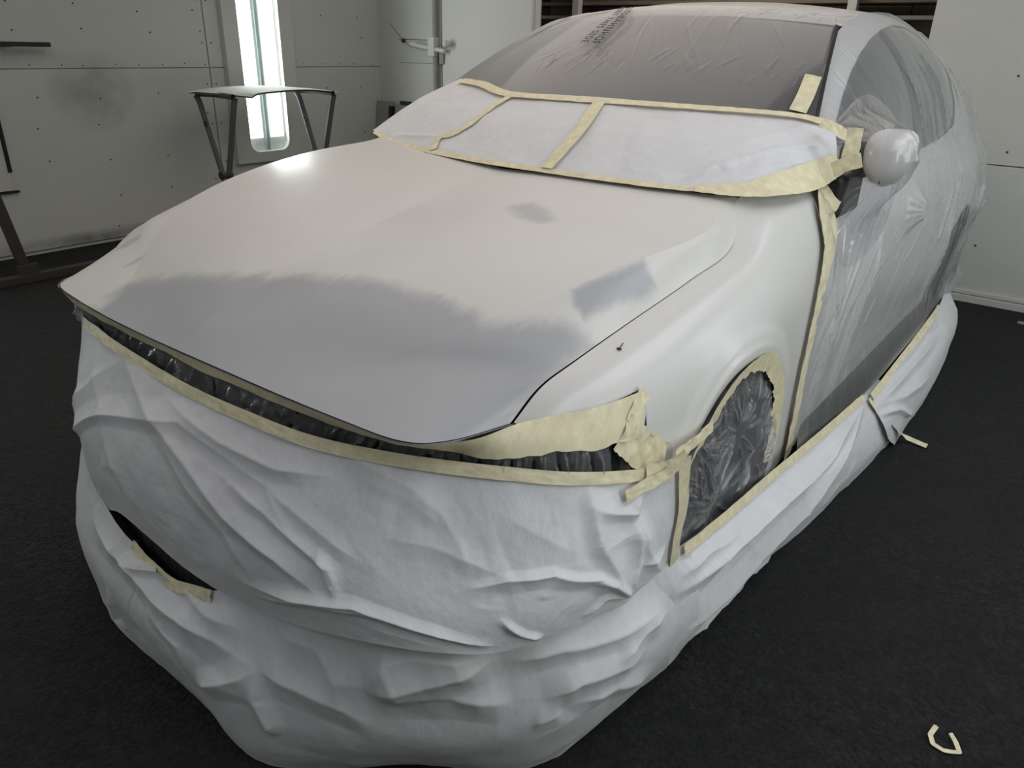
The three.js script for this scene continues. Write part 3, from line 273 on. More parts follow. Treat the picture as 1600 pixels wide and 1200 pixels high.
// left wall: backing with steel panels in two courses
const wallLeft = structure('wall_left', box(X0 - 0.16, X0 - 0.022, 0, YC, -8.2, Z1), WALL);
{
  const cols = [[Z0, -3.005], [-2.995, -0.6], [-0.59, 1.8], [1.81, Z1]];
  for (const [a, b] of cols) for (const [y0, y1] of [[0.03, 1.2175], [1.2235, YC]]) part(wallLeft, 'wall_panel', worldUV(rbox(X0 - 0.021, X0, y0, y1, a, b, 0.002), 2, 1), WALL);
  const heads = [];
  const head = (y, z, r = 0.0052) => heads.push(new THREE.CylinderGeometry(r, r * 1.2, 0.004, 8).rotateZ(Math.PI / 2).translate(X0 + 0.001, y, z));
  for (let z = -4.7; z < 0; z += 0.19) { head(1.245 + rr(-0.006, 0.006), z + rr(-0.03, 0.03), 0.004); }
  for (let z = -4.6; z < 0; z += 0.42) for (const y of [0.12, 0.36, 0.62, 0.86, 1.02, 1.46, 1.62, 1.9]) if (rnd() < 0.85) head(y + rr(-0.03, 0.03), z + rr(-0.05, 0.05));
  for (let y = 0.2; y < 2.5; y += 0.3) { head(y, -2.96); head(y, -3.04); }
  const m = part(wallLeft, 'screw_heads', plain(heads), STEEL); m.userData.kind = 'stuff';
}
structure('wall_right', box(X1, X1 + 0.12, 0, YC, -8.2, Z1), WALL);
structure('wall_front', box(X0 - 0.16, X1 + 0.12, 0, YC, Z1, Z1 + 0.12), WALL);
// back wall with the wide opening
const wallBack = structure('wall_back', worldUV(box(X0 - 0.02, -3.60, 0, YC, Z0 - 0.1, Z0), 0, 1), WALL);
part(wallBack, 'lintel', worldUV(box(-3.6, 0.383, 2.25, YC, Z0 - 0.1, Z0), 0, 1), WALL);
part(wallBack, 'wall_panel', worldUV(rbox(0.383, X1, 0.853, YC, Z0 - 0.1, Z0, 0.002), 0, 1), WALL);
part(wallBack, 'wall_panel', worldUV(rbox(0.383, X1, 0, 0.847, Z0 - 0.1, Z0, 0.002), 0, 1), WALL);
{
  const b = structure('baseboard_back', rbox(0.40, X1, 0, 0.045, Z0, Z0 + 0.03, 0.004), DOORW);
  part(b, 'moulding', rbox(0.40, X1, 0.05, 0.075, Z0, Z0 + 0.015, 0.004), DOORW);
  const heads = [];
  for (const [x, y] of [[0.95, 0.93], [0.92, 0.36], [1.3, 0.2], [1.55, 0.75], [1.4, 1.2], [0.9, 1.35]]) heads.push(new THREE.CylinderGeometry(0.007, 0.007, 0.004, 8).rotateX(Math.PI / 2).translate(x, y, Z0 + 0.001));
  part(wallBack, 'screw_heads', plain(heads), STEEL).userData.kind = 'stuff';
}
// white door leaf beside the corner, with conduit and latch
{
  const d = structure('door_1', rbox(-3.575, -2.59, 0.02, 2.24, Z0 - 0.05, Z0 + 0.012, 0.004), DOORW);
  part(d, 'door_edge', rbox(-2.60, -2.575, 0.02, 2.24, Z0 - 0.09, Z0 - 0.02, 0.003), DOORW);
  const c = thing('door_latch', 'white slide bolt latch with round knob across the back door gap', 'latch'); c.position.set(-3.72, 1.40, Z0);
  part(c, 'bolt', new THREE.CylinderGeometry(0.02, 0.02, 0.42, 14).rotateZ(Math.PI / 2 - 0.12).translate(0.0, 0.0, 0.05), DOORW);
  part(c, 'bracket', rbox(0.02, 0.10, -0.07, 0.09, 0.004, 0.075, 0.008), DOORW);
  part(c, 'knob', new THREE.SphereGeometry(0.034, 18, 14).translate(0.235, 0.035, 0.06), DOORW);
  part(c, 'hasp', rbox(0.12, 0.17, -0.13, 0.01, 0.014, 0.03, 0.004), GREYM);
  const p = thing('conduit', 'grey vertical conduit pipe running down the gap beside the white back door', 'pipe');
  part(p, 'pipe', new THREE.CylinderGeometry(0.024, 0.024, 2.2, 18).translate(-3.645, 1.12, Z0 + 0.028), GREYM);
  for (const y of [0.4, 1.9]) part(p, 'clip', rbox(-3.685, -3.605, y, y + 0.03, Z0, Z0 + 0.056, 0.004), GREYM);
  const w = thing('pull_wire', 'thin dark wire with a small red brown knob strung on the back wall', 'wire');
  part(w, 'strand', tube([[-4.24, 1.60, Z0 + 0.01], [-4.06, 1.462, Z0 + 0.02], [-3.95, 1.40, Z0 + 0.03]], 0.002, 12, 6), STEEL);
  part(w, 'strand', tube([[-4.13, 1.468, Z0 + 0.01], [-3.9, 1.466, Z0 + 0.012], [-3.67, 1.462, Z0 + 0.01]], 0.002, 12, 6), STEEL);
  part(w, 'knob', new THREE.SphereGeometry(0.02, 14, 10).translate(-4.055, 1.455, Z0 + 0.022), std({ color: 0x4a3030, roughness: 0.6 }));
  part(w, 'strand', tube([[-4.12, 1.265, Z0 + 0.006], [-3.9, 1.268, Z0 + 0.006], [-3.68, 1.27, Z0 + 0.006]], 0.0016, 8, 6), STEEL);
}
// store behind the opening
{
  structure('wall_store', box(X0, X1 + 0.1, 0, YC, -8.2, -8.08), WALL);
  const s = thing('storage_rack', 'brown wooden storage rack with white posts seen beyond the back opening', 'rack');
  for (const x of [-3.4, -2.93, -0.42, 0.6]) part(s, 'post', rbox(x - 0.035, x + 0.035, 0, 2.6, -6.04, -5.97, 0.004), DOORW, 'white painted post');
  for (const y of [0.5, 1.0, 1.42, 1.685, 1.80]) part(s, 'plank', rbox(-3.6, 0.9, y, y + 0.028, -6.5, -6.04, 0.003), y === 1.685 ? GREYM : WOOD);
  for (let k = 0; k < 9; k++) part(s, 'board', worldUV(rbox(-3.6 + k * 0.5, -3.115 + k * 0.5, 0, 2.6, -6.56, -6.53, 0.003), 1, 0), WOOD);
  part(s, 'carton', rbox(-3.3, -2.98, 1.714, 1.92, -6.45, -6.1, 0.006), std({ color: 0x5b5348, roughness: 0.85 }));
  part(s, 'carton', rbox(-1.7, -1.0, 1.83, 2.1, -6.45, -6.1, 0.006), std({ color: 0x8a8680, roughness: 0.85 }));
}
// ---------------------------------------------------------------- lamps
function wallLamp(x, z, face, bright, label, group) {
  const L = thing('wall_light', label, 'light', group);
  L.position.set(x, 0, z); L.rotation.y = face > 0 ? Math.PI / 2 : -Math.PI / 2;     // local +z points into the room
  const w = 0.40, y0 = 0.55, y1 = 2.35, rounded = (ww, a, b, r, c) => {
    c.moveTo(-ww / 2 + r, a); c.lineTo(ww / 2 - r, a); c.absarc(ww / 2 - r, a + r, r, -Math.PI / 2, 0); c.lineTo(ww / 2, b - r); c.absarc(ww / 2 - r, b - r, r, 0, Math.PI / 2);
    c.lineTo(-ww / 2 + r, b); c.absarc(-ww / 2 + r, b - r, r, Math.PI / 2, Math.PI); c.lineTo(-ww / 2, a + r); c.absarc(-ww / 2 + r, a + r, r, Math.PI, 1.5 * Math.PI); return c;
  };
  const out = new THREE.Shape(); out.moveTo(-0.33, 0.47); out.lineTo(0.33, 0.47); out.lineTo(0.33, 2.45); out.lineTo(-0.33, 2.45); out.closePath();
  out.holes.push(rounded(w, y0, y1, 0.09, new THREE.Path()));
  part(L, 'frame', new THREE.ExtrudeGeometry(out, { depth: 0.05, bevelEnabled: true, bevelSize: 0.003, bevelThickness: 0.003, bevelSegments: 2, curveSegments: 10 }).translate(0, 0, 0.006), WALL);
  part(L, 'reflector', new THREE.ShapeGeometry(rounded(w + 0.02, y0 - 0.01, y1 + 0.01, 0.09, new THREE.Shape()), 10).translate(0, 0, 0.008), std({ color: 0xe8ecec, roughness: 0.35 }));
  const GLOW = std({ color: 0xffffff, emissive: 0xf4fffb, emissiveIntensity: 1.1, roughness: 0.5 });
  for (const s of [-1, 1]) {
    part(L, 'tube_lamp', rbox(s * 0.105 - 0.066, s * 0.105 + 0.066, 0.66, 2.28, 0.01, 0.02, 0.004), GLOW, 'glowing white tube panel');
    const a = new THREE.RectAreaLight(0xf6fffb, bright, 0.132, 1.62);
    a.position.set(s * 0.105, 1.47, 0.024); a.rotation.y = Math.PI; L.add(a);
  }
  part(L, 'divider', rbox(-0.018, 0.018, y0 + 0.01, y1 - 0.01, 0.01, 0.03, 0.006), std({ color: 0x9fb0ac, roughness: 0.4 }));
  part(L, 'pane', new THREE.ShapeGeometry(rounded(w, y0, y1, 0.09, new THREE.Shape()), 10).translate(0, 0, 0.046), phy({ color: 0xffffff, transmission: 1, roughness: 0.03, thickness: 0, ior: 1.45 }));
}
wallLamp(...WALL_LAMPS[0], 'tall vertical wall light with rounded lower corners behind the work stand');
wallLamp(...WALL_LAMPS[1], 'tall vertical wall light near the steel floor rail', 'wall lights outside the view');
wallLamp(...WALL_LAMPS[2], 'tall vertical wall light on the wall facing the draped car doors', 'wall lights outside the view');
wallLamp(...WALL_LAMPS[3], 'tall vertical wall light on the wall facing the car front wheel', 'wall lights outside the view');
CEILING_LAMPS.forEach(([x, z, w, l, b, tint], i) => {
  const L = thing('ceiling_light', ['large flat ceiling light panel above the windshield', 'large flat ceiling light panel above the near car doors', 'wide flat ceiling light panel before the front bumper', 'small ceiling light panel in the store beyond the opening'][i], 'light', 'ceiling light panels'); L.position.set(x, YC, z);
  part(L, 'housing', rbox(-w / 2 - 0.03, w / 2 + 0.03, -0.05, 0, -l / 2 - 0.03, l / 2 + 0.03, 0.006), CEIL);
  part(L, 'diffuser_lamp', rbox(-w / 2, w / 2, -0.058, -0.05, -l / 2, l / 2, 0.003), std({ color: 0xffffff, emissive: tint, emissiveIntensity: 0.3, roughness: 0.5 }));
  const a = new THREE.RectAreaLight(tint, b, w, l); a.position.set(0, -0.062, 0); a.rotation.x = -Math.PI / 2; L.add(a);
});
// ---------------------------------------------------------------- things along the left wall
{
  const s = thing('work_stand', 'dusty folding tube work stand with a pale board on top before the lit wall lamp', 'stand'); s.position.set(-3.79, 0, -3.05);
  for (const dz of [0.45, -0.45]) {
    part(s, 'leg', tube([[-0.205, 1.045, dz], [-0.16, 0.98, dz], [0.03, 0.45, dz], [0.19, 0.02, dz]], 0.021, 30), DUSTY);
    part(s, 'leg', tube([[0.205, 1.045, dz - 0.045], [0.175, 0.97, dz - 0.045], [0.0, 0.45, dz - 0.045], [-0.19, 0.02, dz - 0.045]], 0.021, 30), DUSTY);
    part(s, 'rail', tube([[-0.225, 1.06, dz - 0.02], [0, 1.065, dz - 0.02], [0.225, 1.06, dz - 0.02]], 0.02, 12), DUSTY);
    part(s, 'hinge', new THREE.CylinderGeometry(0.03, 0.03, 0.09, 14).rotateX(Math.PI / 2).translate(0.015, 0.5, dz - 0.02), STEEL);
    part(s, 'clip', new THREE.TorusGeometry(0.018, 0.005, 6, 14).translate(-0.09, 0.86, dz + 0.025), STEEL);
  }
  part(s, 'crossbar', tube([[-0.17, 0.12, 0.45], [-0.17, 0.12, -0.5]], 0.016, 4), DUSTY);
  const net = [[[-0.24, 1.075, 0.52], [-0.24, 1.10, 0.2], [-0.24, 1.10, -0.2], [-0.25, 1.075, -0.55]], [[0.02, 1.08, 0.50], [0.02, 1.10, 0.2], [0.0, 1.10, -0.2], [0.0, 1.075, -0.55]], [[0.26, 1.06, 0.30], [0.25, 1.085, 0.2], [0.24, 1.095, -0.2], [0.24, 1.065, -0.54]]];
  const t = sheet(net, 30, 14, { sign: -1 }), b = sheet(net, 30, 14, { sign: 1, lift: 0.012 });
  part(s, 'board', plain([t, b]), std({ color: 0xc9c8c0, roughness: 0.7, side: THREE.DoubleSide }), 'pale thin board');
}
{
  const r = thing('floor_rail', 'rusty brown steel rail frame on the floor along the left wall', 'rail');
  part(r, 'base_rail', rbox(-3.81, -3.745, 0.0, 0.05, -2.6, 0.4, 0.004), STEEL);
  part(r, 'flange', rbox(-3.86, -3.81, 0.0, 0.012, -2.6, 0.4, 0.003), STEEL);
  const up = new THREE.BoxGeometry(0.05, 1.25, 0.055).rotateX(0.15).translate(-3.80, 0.645, -1.055);
  part(r, 'upright', up, STEEL);
  part(r, 'gusset', rbox(-3.80, -3.76, 0.03, 0.11, -1.21, -1.09, 0.004), STEEL);
}
{
  const b = thing('wall_bar', 'black flat bar bracketed to the left wall above a sooty streak', 'bar');
  part(b, 'bar', rbox(-4.32, -4.29, 1.357, 1.385, -1.785, -0.6, 0.004), TRIM);
  for (const z of [-1.55, -0.8]) part(b, 'bracket', rbox(-4.41, -4.3, 1.355, 1.372, z, z + 0.03, 0.003), TRIM);
  const c = thing('wall_cabinet', 'white wall box with a black edge strip behind the steel upright', 'box');
  part(c, 'body', rbox(-4.41, -4.385, 0.46, 1.05, -1.395, -0.7, 0.004), DOORW);
  part(c, 'edge_strip', rbox(-4.385, -4.375, 0.58, 1.05, -1.41, -1.385, 0.003), TRIM);
  part(c, 'sill', rbox(-4.41, -4.38, 0.445, 0.458, -1.43, -0.7, 0.002), TRIM);
}
{
  const lean = (name, x, w, h, z, label) => { const g = one(name, rbox(-w / 2, w / 2, 0, h, -0.012, 0.012, 0.003), GREYM, label, 'board'); g.position.set(x, 0.0, z); g.rotation.x = -0.10; return g; };
  lean('offcut_board', -4.28, 0.22, 0.92, -4.68, 'narrow grey board leaning in the far corner of the room');
  lean('offcut_board', -3.99, 0.30, 0.905, -4.68, 'wider grey board leaning beside the black clamp near the far corner');
  const c = thing('bar_clamp', 'small black bar clamp hooked over the leaning corner board', 'clamp'); c.position.set(-3.9, 0.9, -4.70);
  part(c, 'jaw', rbox(-0.10, 0.03, 0.0, 0.035, -0.02, 0.02, 0.006), BLACK);
  part(c, 'bar', rbox(-0.005, 0.02, -0.35, 0.02, -0.012, 0.012, 0.004), BLACK);
  part(c, 'handle', rbox(0.03, 0.055, -0.09, 0.0, -0.015, 0.015, 0.006), BLACK);
  const e = one('dark_slat', rbox(-0.022, 0.022, 0, 0.88, -0.02, 0.02, 0.004), BLACK, 'dark slat standing between the two leaning corner boards', 'slat'); e.position.set(-4.17, 0, -4.67); e.rotation.x = -0.08;
}
// ================================================================ the car
const car = thing('car', 'white car with grey primer patches on its hood, masked for spraying', 'car');
const N = NETS;
const both = (a, b) => plain([a, b]);
{
  const g = [];
  for (const [n, s] of [['hoodInner', 1], ['hoodInnerFar', -1], ['hoodOuter', 1], ['hoodOuterFar', -1]]) g.push(sheet(N[n], n.includes('Inner') ? 60 : 50, 110, { sign: s, uvOf: hoodUV, u1: n.includes('Outer') ? 0.985 : 1 }));
  // rolled front lip
  const lip = [];
  for (const [n, k] of [['hoodInnerFar', 0], ['hoodOuterFar', 0], ['hoodInner', 0], ['hoodOuter', 0]]) {
    const row = N[n][k].map((p) => [p[0], p[1] - 0.001, p[2] + 0.002]), low = N[n][k].map((p) => [p[0], p[1] - 0.005, p[2] + 0.001]);
    lip.push(sheet([row, low], 50, 2, { sign: n.includes('Far') ? 1 : -1, uvOf: hoodUV }));
  }
  part(car, 'hood', plain([...g, ...lip]), HOOD, 'white hood with feathered grey primer patches');
}
{
  for (const [n, m] of [['hoodOuter', 1], ['hoodOuterFar', -1]]) { const pts = N[n].map((r) => { const q = r[r.length - 1]; return [q[0] - m * 0.002, q[1] - 0.009, q[2]]; }); part(car, 'hood_seal', tube(pts, 0.007, 80, 8), BLACK, 'dark shut line'); }
}
const archF = (y, z) => { const dz = (z + 0.885) / 0.335, dy = (y - 0.43) / 0.375; return Math.pow(Math.abs(dz), 2.2) + Math.pow(Math.abs(dy), 2.2) - 1; };
const archR = (y, z) => { const dz = (z + 3.62) / 0.36, dy = (y - 0.40) / 0.385; return dz * dz + dy * dy - 1; };
const fenderPoly = [[-0.20, 0.843], [-0.289, 0.847], [-0.353, 0.854], [-0.42, 0.861], [-0.470, 0.8635], [-0.482, 0.856], [-0.428, 0.82], [-0.524, 0.726], [-0.56, 0.70], [-0.56, 0.2], [-1.8, 0.2], [-1.8, 1.4], [-0.1, 1.4]];
const lipRise = (u, v, p) => { const a = archF(p.y, p.z); return 0.006 * smooth(0.55, 0.25, a) + 0.004 * Math.exp(-Math.pow((a - 0.12) / 0.07, 2)); };
for (const [n, s] of [['fender', -1], ['fenderFar', 1]]) {
  let g = sheet(N[n], 150, 110, { sign: s, disp: lipRise });
  g = clip(g, (x, y, z) => archF(y, z)); g = clip(g, (x, y, z) => Math.abs(x) < 0.79 ? 1 : polySigned(fenderPoly, z, y));
  part(car, 'fender', g, PAINT);
}
{ const [a, b] = DATA.speck.map(V); part(car, 'paint_chip', plain([new THREE.SphereGeometry(0.0042, 12, 8).scale(1.3, 0.5, 0.9).translate(a.x + 0.002, a.y + 0.002, a.z), tube([[a.x + 0.002, a.y + 0.002, a.z], [b.x + 0.002, b.y + 0.003, b.z]], 0.0012, 6, 6)]), std({ color: 0x34363a, roughness: 0.6 }), 'dark chip in the fender paint'); }
const windowPoly = DATA.windowPoly;
for (const m of [1, -1]) {
  const sn = m > 0 ? N.side : mirrorNet(N.side), gn = m > 0 ? N.green : mirrorNet(N.green);
  let g = sheet(sn, 120, 60, { sign: -m });
  g = clip(g, (x, y, z) => archR(y, z));
  part(car, 'door_panel', clip(g, (x, y, z) => y - 0.365), PAINT);
  part(car, 'rocker_cladding', clip(clip(sheet(sn, 120, 60, { sign: -m, lift: 0.004 }), (x, y, z) => archR(y, z)), (x, y, z) => 0.37 - y), BLACK, 'black lower sill');
  const gr = sheet(gn, 120, 60, { sign: m });
  part(car, 'roof_pillar', clip(gr, (x, y, z) => -polySigned(windowPoly, z, y)), PAINT);
  part(car, 'side_window', clip(sheet(gn, 120, 60, { sign: m, lift: -0.004 }), (x, y, z) => polySigned(windowPoly, z, y) + 0.004), GLASS);
  part(car, 'window_divider', clip(sheet(gn, 120, 60, { sign: m, lift: -0.002 }), (x, y, z) => Math.min(polySigned(windowPoly, z, y), 0.045 - Math.abs(z + 2.62))), TRIM);
}
part(car, 'roof', sheet(N.roof, 80, 60, { sign: -1 }), PAINT);
part(car, 'windshield', sheet(N.wind, 60, 40, { sign: 1 }), GLASS);
for (const s of [0, 1]) {   // mouldings beside the glass
  const pts = []; for (let i = 0; i <= 10; i++) { const p = evalNet(N.wind, s, i / 10); pts.push([p[0] + (s ? 0.004 : -0.004), p[1] + 0.0, p[2]]); }
  part(car, 'moulding', tube(pts, 0.011, 30, 8), TRIM);
}
{ // dashboard shade behind the glass and cowl
  const net = [N.wind[0].map((p) => [p[0], p[1] - 0.02, p[2] - 0.02]), N.hoodInner[6].slice(0, 1).concat([]).length ? N.wind[0].map((p) => [p[0] * 0.95, p[1] - 0.03, p[2] + 0.09]) : []];
  part(car, 'cowl', sheet(net, 40, 4, { sign: -1 }), BLACK);
}
part(car, 'bumper', sheet(N.bumper, 80, 30, { sign: -1, lift: -0.028 }), PAINT);
part(car, 'grille', sheet(N.fascia, 60, 16, { sign: -1, u0: 0.22, u1: 0.70 }), BLACK);
part(car, 'headlight', sheet(N.fascia, 40, 16, { sign: -1, u0: 0.70, u1: 1 }), GLASS, 'dark headlight lens');
part(car, 'headlight', sheet(N.fascia, 40, 16, { sign: -1, u0: 0, u1: 0.22 }), GLASS, 'dark headlight lens');
function wheel(x, y, z, m) {
  const w = new THREE.Group(); w.name = 'wheel'; w.position.set(x, y, z); car.add(w);
  const prof = [[0.215, -0.10], [0.26, -0.11], [0.315, -0.112], [0.338, -0.09], [0.345, -0.05], [0.345, 0.05], [0.338, 0.09], [0.315, 0.112], [0.26, 0.11], [0.215, 0.10]].map((p) => new THREE.Vector2(p[0], p[1]));
  part(w, 'tyre', new THREE.LatheGeometry(prof, 48).rotateZ(Math.PI / 2), RUBBER);
  const rim = [new THREE.CylinderGeometry(0.218, 0.218, 0.16, 40, 1, true).rotateZ(Math.PI / 2), new THREE.CylinderGeometry(0.055, 0.06, 0.03, 24).rotateZ(Math.PI / 2).translate(m * 0.07, 0, 0), new THREE.TorusGeometry(0.216, 0.01, 8, 40).rotateY(Math.PI / 2).translate(m * 0.085, 0, 0)];
  for (let k = 0; k < 5; k++) for (const d of [-0.12, 0.12]) rim.push(new RoundedBoxGeometry(0.03, 0.2, 0.035, 2, 0.008).translate(0, 0.125, 0).rotateX(k * Math.PI * 0.4 + d).translate(m * 0.072, 0, 0));
  part(w, 'rim', plain(rim), RIM);
  part(car, 'wheel_liner', new THREE.CylinderGeometry(0.40, 0.40, 0.30, 40, 1, true).rotateZ(Math.PI / 2).translate(x - m * 0.06, y + 0.05, z), std({ color: 0x0b0b0d, roughness: 0.9, side: THREE.DoubleSide }));
  part(car, 'wheel_liner', new THREE.CircleGeometry(0.40, 40).rotateY(m * Math.PI / 2).translate(x - m * 0.2, y + 0.05, z), std({ color: 0x0b0b0d, roughness: 0.9, side: THREE.DoubleSide }));
}
for (const m of [1, -1]) { wheel(m * 0.785, 0.347, -0.885, m); wheel(m * 0.79, 0.347, -3.62, m); }
part(car, 'rear_panel', sheet([[[0.66, 1.15, -4.30], [0, 1.15, -4.42], [-0.66, 1.15, -4.30]], [[0.57, 0.75, -4.38], [0, 0.75, -4.46], [-0.57, 0.75, -4.38]], [[0.55, 0.28, -4.38], [0, 0.28, -4.43], [-0.55, 0.28, -4.38]]], 20, 12, { sign: 1 }), PAINT);
part(car, 'underbody', rbox(-0.82, 0.82, 0.20, 0.27, -4.3, -0.2, 0.02), BLACK);
{ // near door mirror
  const mir = new THREE.Group(); mir.name = 'door_mirror'; mir.position.set(0.968, 1.188, -1.62); car.add(mir);
  const cap = new THREE.SphereGeometry(1, 40, 28), p = cap.attributes.position;
  for (let i = 0; i < p.count; i++) {
    let x = p.getX(i), y = p.getY(i), z = p.getZ(i);
    const sq = (t, e) => Math.sign(t) * Math.pow(Math.abs(t), e);
    x = sq(x, 0.8) * (0.062 + 0.006 * y); y = sq(y, 0.8) * (0.076 + 0.004 * x / 0.06); z = z > 0 ? z * 0.085 : z * 0.02;
    x += 0.012 * (y / 0.07) * (x > 0 ? 1 : -0.3);
    p.setXYZ(i, x, y, z);
  }
  cap.computeVertexNormals(); part(mir, 'cap', cap, PAINT, 'white mirror cap');
  part(mir, 'arm', rbox(-0.13, -0.04, -0.06, 0.035, -0.05, 0.02, 0.02), BLACK, 'black mirror arm');
  part(mir, 'foot', rbox(-0.13, -0.078, -0.17, -0.05, -0.12, 0.10, 0.02), BLACK, 'black mirror foot on the door');
}
// ================================================================ masking sheets
const wrinkle = (s, amp, f, z) => (u, v, p) => amp * fbm(p.x * f, p.y * f, p.z * f + z, 4);
function paperSheet(name, net, folds, nu, nv, lift, label, extra = {}) {
  const [W, H] = netSize(net), fine = streaks(Math.round(60 * W * H), W, H, [0, 1, 0, 1], (u) => u * 9, 1.6, [0.05, 0.2], [0.001, 0.0035], [0.02, 0.05]), F = foldField([...folds, ...fine], W, H);
  const g = sheet(net, nu, nv, { sign: extra.sign ?? -1, lift, disp: (u, v, p) => (extra.fold ?? 0.8) * F(u, v) + 0.006 * fbm(p.x * 3.1, p.y * 3.1, p.z * 3.1 + (extra.k || 0), 3) + 0.0016 * fbm(p.x * 22, p.y * 22, p.z * 22, 3), move: extra.move });
  const m = one(name, g, PAPER, label, 'masking paper');
  return m;
}
paperSheet('masking_paper', N.bumper, DATA.foldsBumper, 520, 200, 0.006, 'white masking paper wrapped around the front bumper with diagonal folds', { k: 1 });
paperSheet('masking_paper', N.skirt, DATA.foldsSkirt, 480, 190, 0.0, 'crumpled white masking paper hanging below the bumper paper to the carpet', { k: 5, fold: 0.95 });
paperSheet('masking_paper', N.sideA, DATA.foldsSideA, 320, 140, 0.0, 'white masking paper skirt hanging under the front wheel arch and door sill', { k: 9, fold: 1.25 });
paperSheet('masking_paper', N.sideB, DATA.foldsSideB, 180, 100, 0.004, 'white masking paper skirt hanging below the rear door and rear wheel', { k: 13 });
paperSheet('masking_paper', N.glasspaper, DATA.foldsGlassPaper, 260, 100, 0.004, 'white masking paper taped across the lower windshield', { sign: 1, k: 17 });

// ---------------------------------------------------------------- plastic films
function film(name, net, o, mat, label) { return one(name, sheet(net, o.nu, o.nv, o), mat, label, 'plastic film'); }
{ // grille and headlight gap
  const [W, H] = netSize(N.fascia);
  const st = streaks(260, W, H, [0.18, 1, 0.2, 0.8], Math.PI / 2, 0.5, [0.03, 0.09], [0.004, 0.010], [0.005, 0.010]);
  const F = foldField(st, W, H);
  film('grille_film', N.fascia, { nu: 520, nv: 40, sign: -1, u0: 0.13, u1: 0.985, v0: 0.28, lift: 0.002, disp: (u, v) => F(u, v) * smooth(0.30, 0.5, v) * smooth(1.0, 0.85, v) }, FILM_GRILLE, 'clear wrinkled plastic film stretched over the dark grille and headlight gap');
}
{ // windshield
  const rows = [0.1, 0.4, 0.7, 1].map((v) => Array.from({ length: 9 }, (_, i) => evalNet(N.wind, i / 8, v)));
  rows.push(Array.from({ length: 9 }, (_, i) => evalNet(N.roof, 1 - i / 8, 0.07)));
  N.windFilm = rows.map((r, k) => r.map((p) => [p[0] * 1.005, p[1] + (k === 4 ? 0.008 : 0.006), p[2] + (k === 4 ? 0 : 0.004)]));
  const [W, H] = netSize(N.windFilm), a = Math.PI / 2;
  const st = [
    ...streaks(46, W, H, [0.3, 1, 0.30, 0.40], a, 0.5, [0.05, 0.14], [0.0015, 0.003], [0.005, 0.008]),
    ...streaks(18, W, H, [0.5, 0.9, 0.3, 0.6], a + 0.25, 0.3, [0.2, 0.5], [0.0015, 0.003], [0.006, 0.010]),
    ...streaks(26, W, H, [0.6, 1, 0.74, 0.9], a, 0.5, [0.05, 0.12], [0.002, 0.005], [0.005, 0.009]),
    ...streaks(16, W, H, [0.05, 0.4, 0.3, 0.8], a - 0.5, 0.2, [0.1, 0.3], [0.001, 0.002], [0.006, 0.01])];
  const F = foldField(st, W, H);
  const w = film('windshield_film', N.windFilm, { nu: 340, nv: 190, sign: 1, v0: 0.08, lift: 0.004, disp: (u, v, p) => F(u, v) + 0.003 * (0.5 + fbm(p.x * 3, p.y * 3, p.z * 3, 2)) }, FILM_GLASS, 'hazy creased plastic film over the upper windshield and roof edge');
  // print on the film
  const c = document.createElement('canvas'); c.width = 1024; c.height = 256; const x = c.getContext('2d');
  x.clearRect(0, 0, 1024, 256); x.fillStyle = '#080808'; x.font = 'bold 128px sans-serif'; x.fillText('AUTOBAHNHOF', 10, 108, 1000); x.fillStyle = '#2c2c2a'; x.font = 'bold 118px sans-serif'; x.fillText('PAINT THIS SIDE', 10, 236, 1000);
  const t = new THREE.CanvasTexture(c); t.colorSpace = THREE.SRGBColorSpace;
  const quad = DATA.textQuad.map(([u, v]) => [u, v]);   // corners: text start top, text end top, text start bottom, text end bottom
  const pos = [], uv = [], idx = [], n = 24, m = 6;
  for (let j = 0; j <= m; j++) for (let i = 0; i <= n; i++) {
    const s = i / n, r = j / m, L = (a, b, k) => a + (b - a) * k;
    const u = L(L(quad[0][0], quad[1][0], s), L(quad[2][0], quad[3][0], s), r), v = L(L(quad[0][1], quad[1][1], s), L(quad[2][1], quad[3][1], s), r);
    const f = frame(N.windFilm, u, v), q = f.p.addScaledVector(f.n, 0.017); pos.push(q.x, q.y, q.z); uv.push(s, 1 - r);
  }
  for (let j = 0; j < m; j++) for (let i = 0; i < n; i++) { const a = j * (n + 1) + i; idx.push(a, a + n + 1, a + 1, a + 1, a + n + 1, a + n + 2); }
  part(w, 'printed_text', make(pos, uv, idx), std({ map: t, transparent: true, roughness: 0.6, side: THREE.DoubleSide }), 'black print in two lines');
}
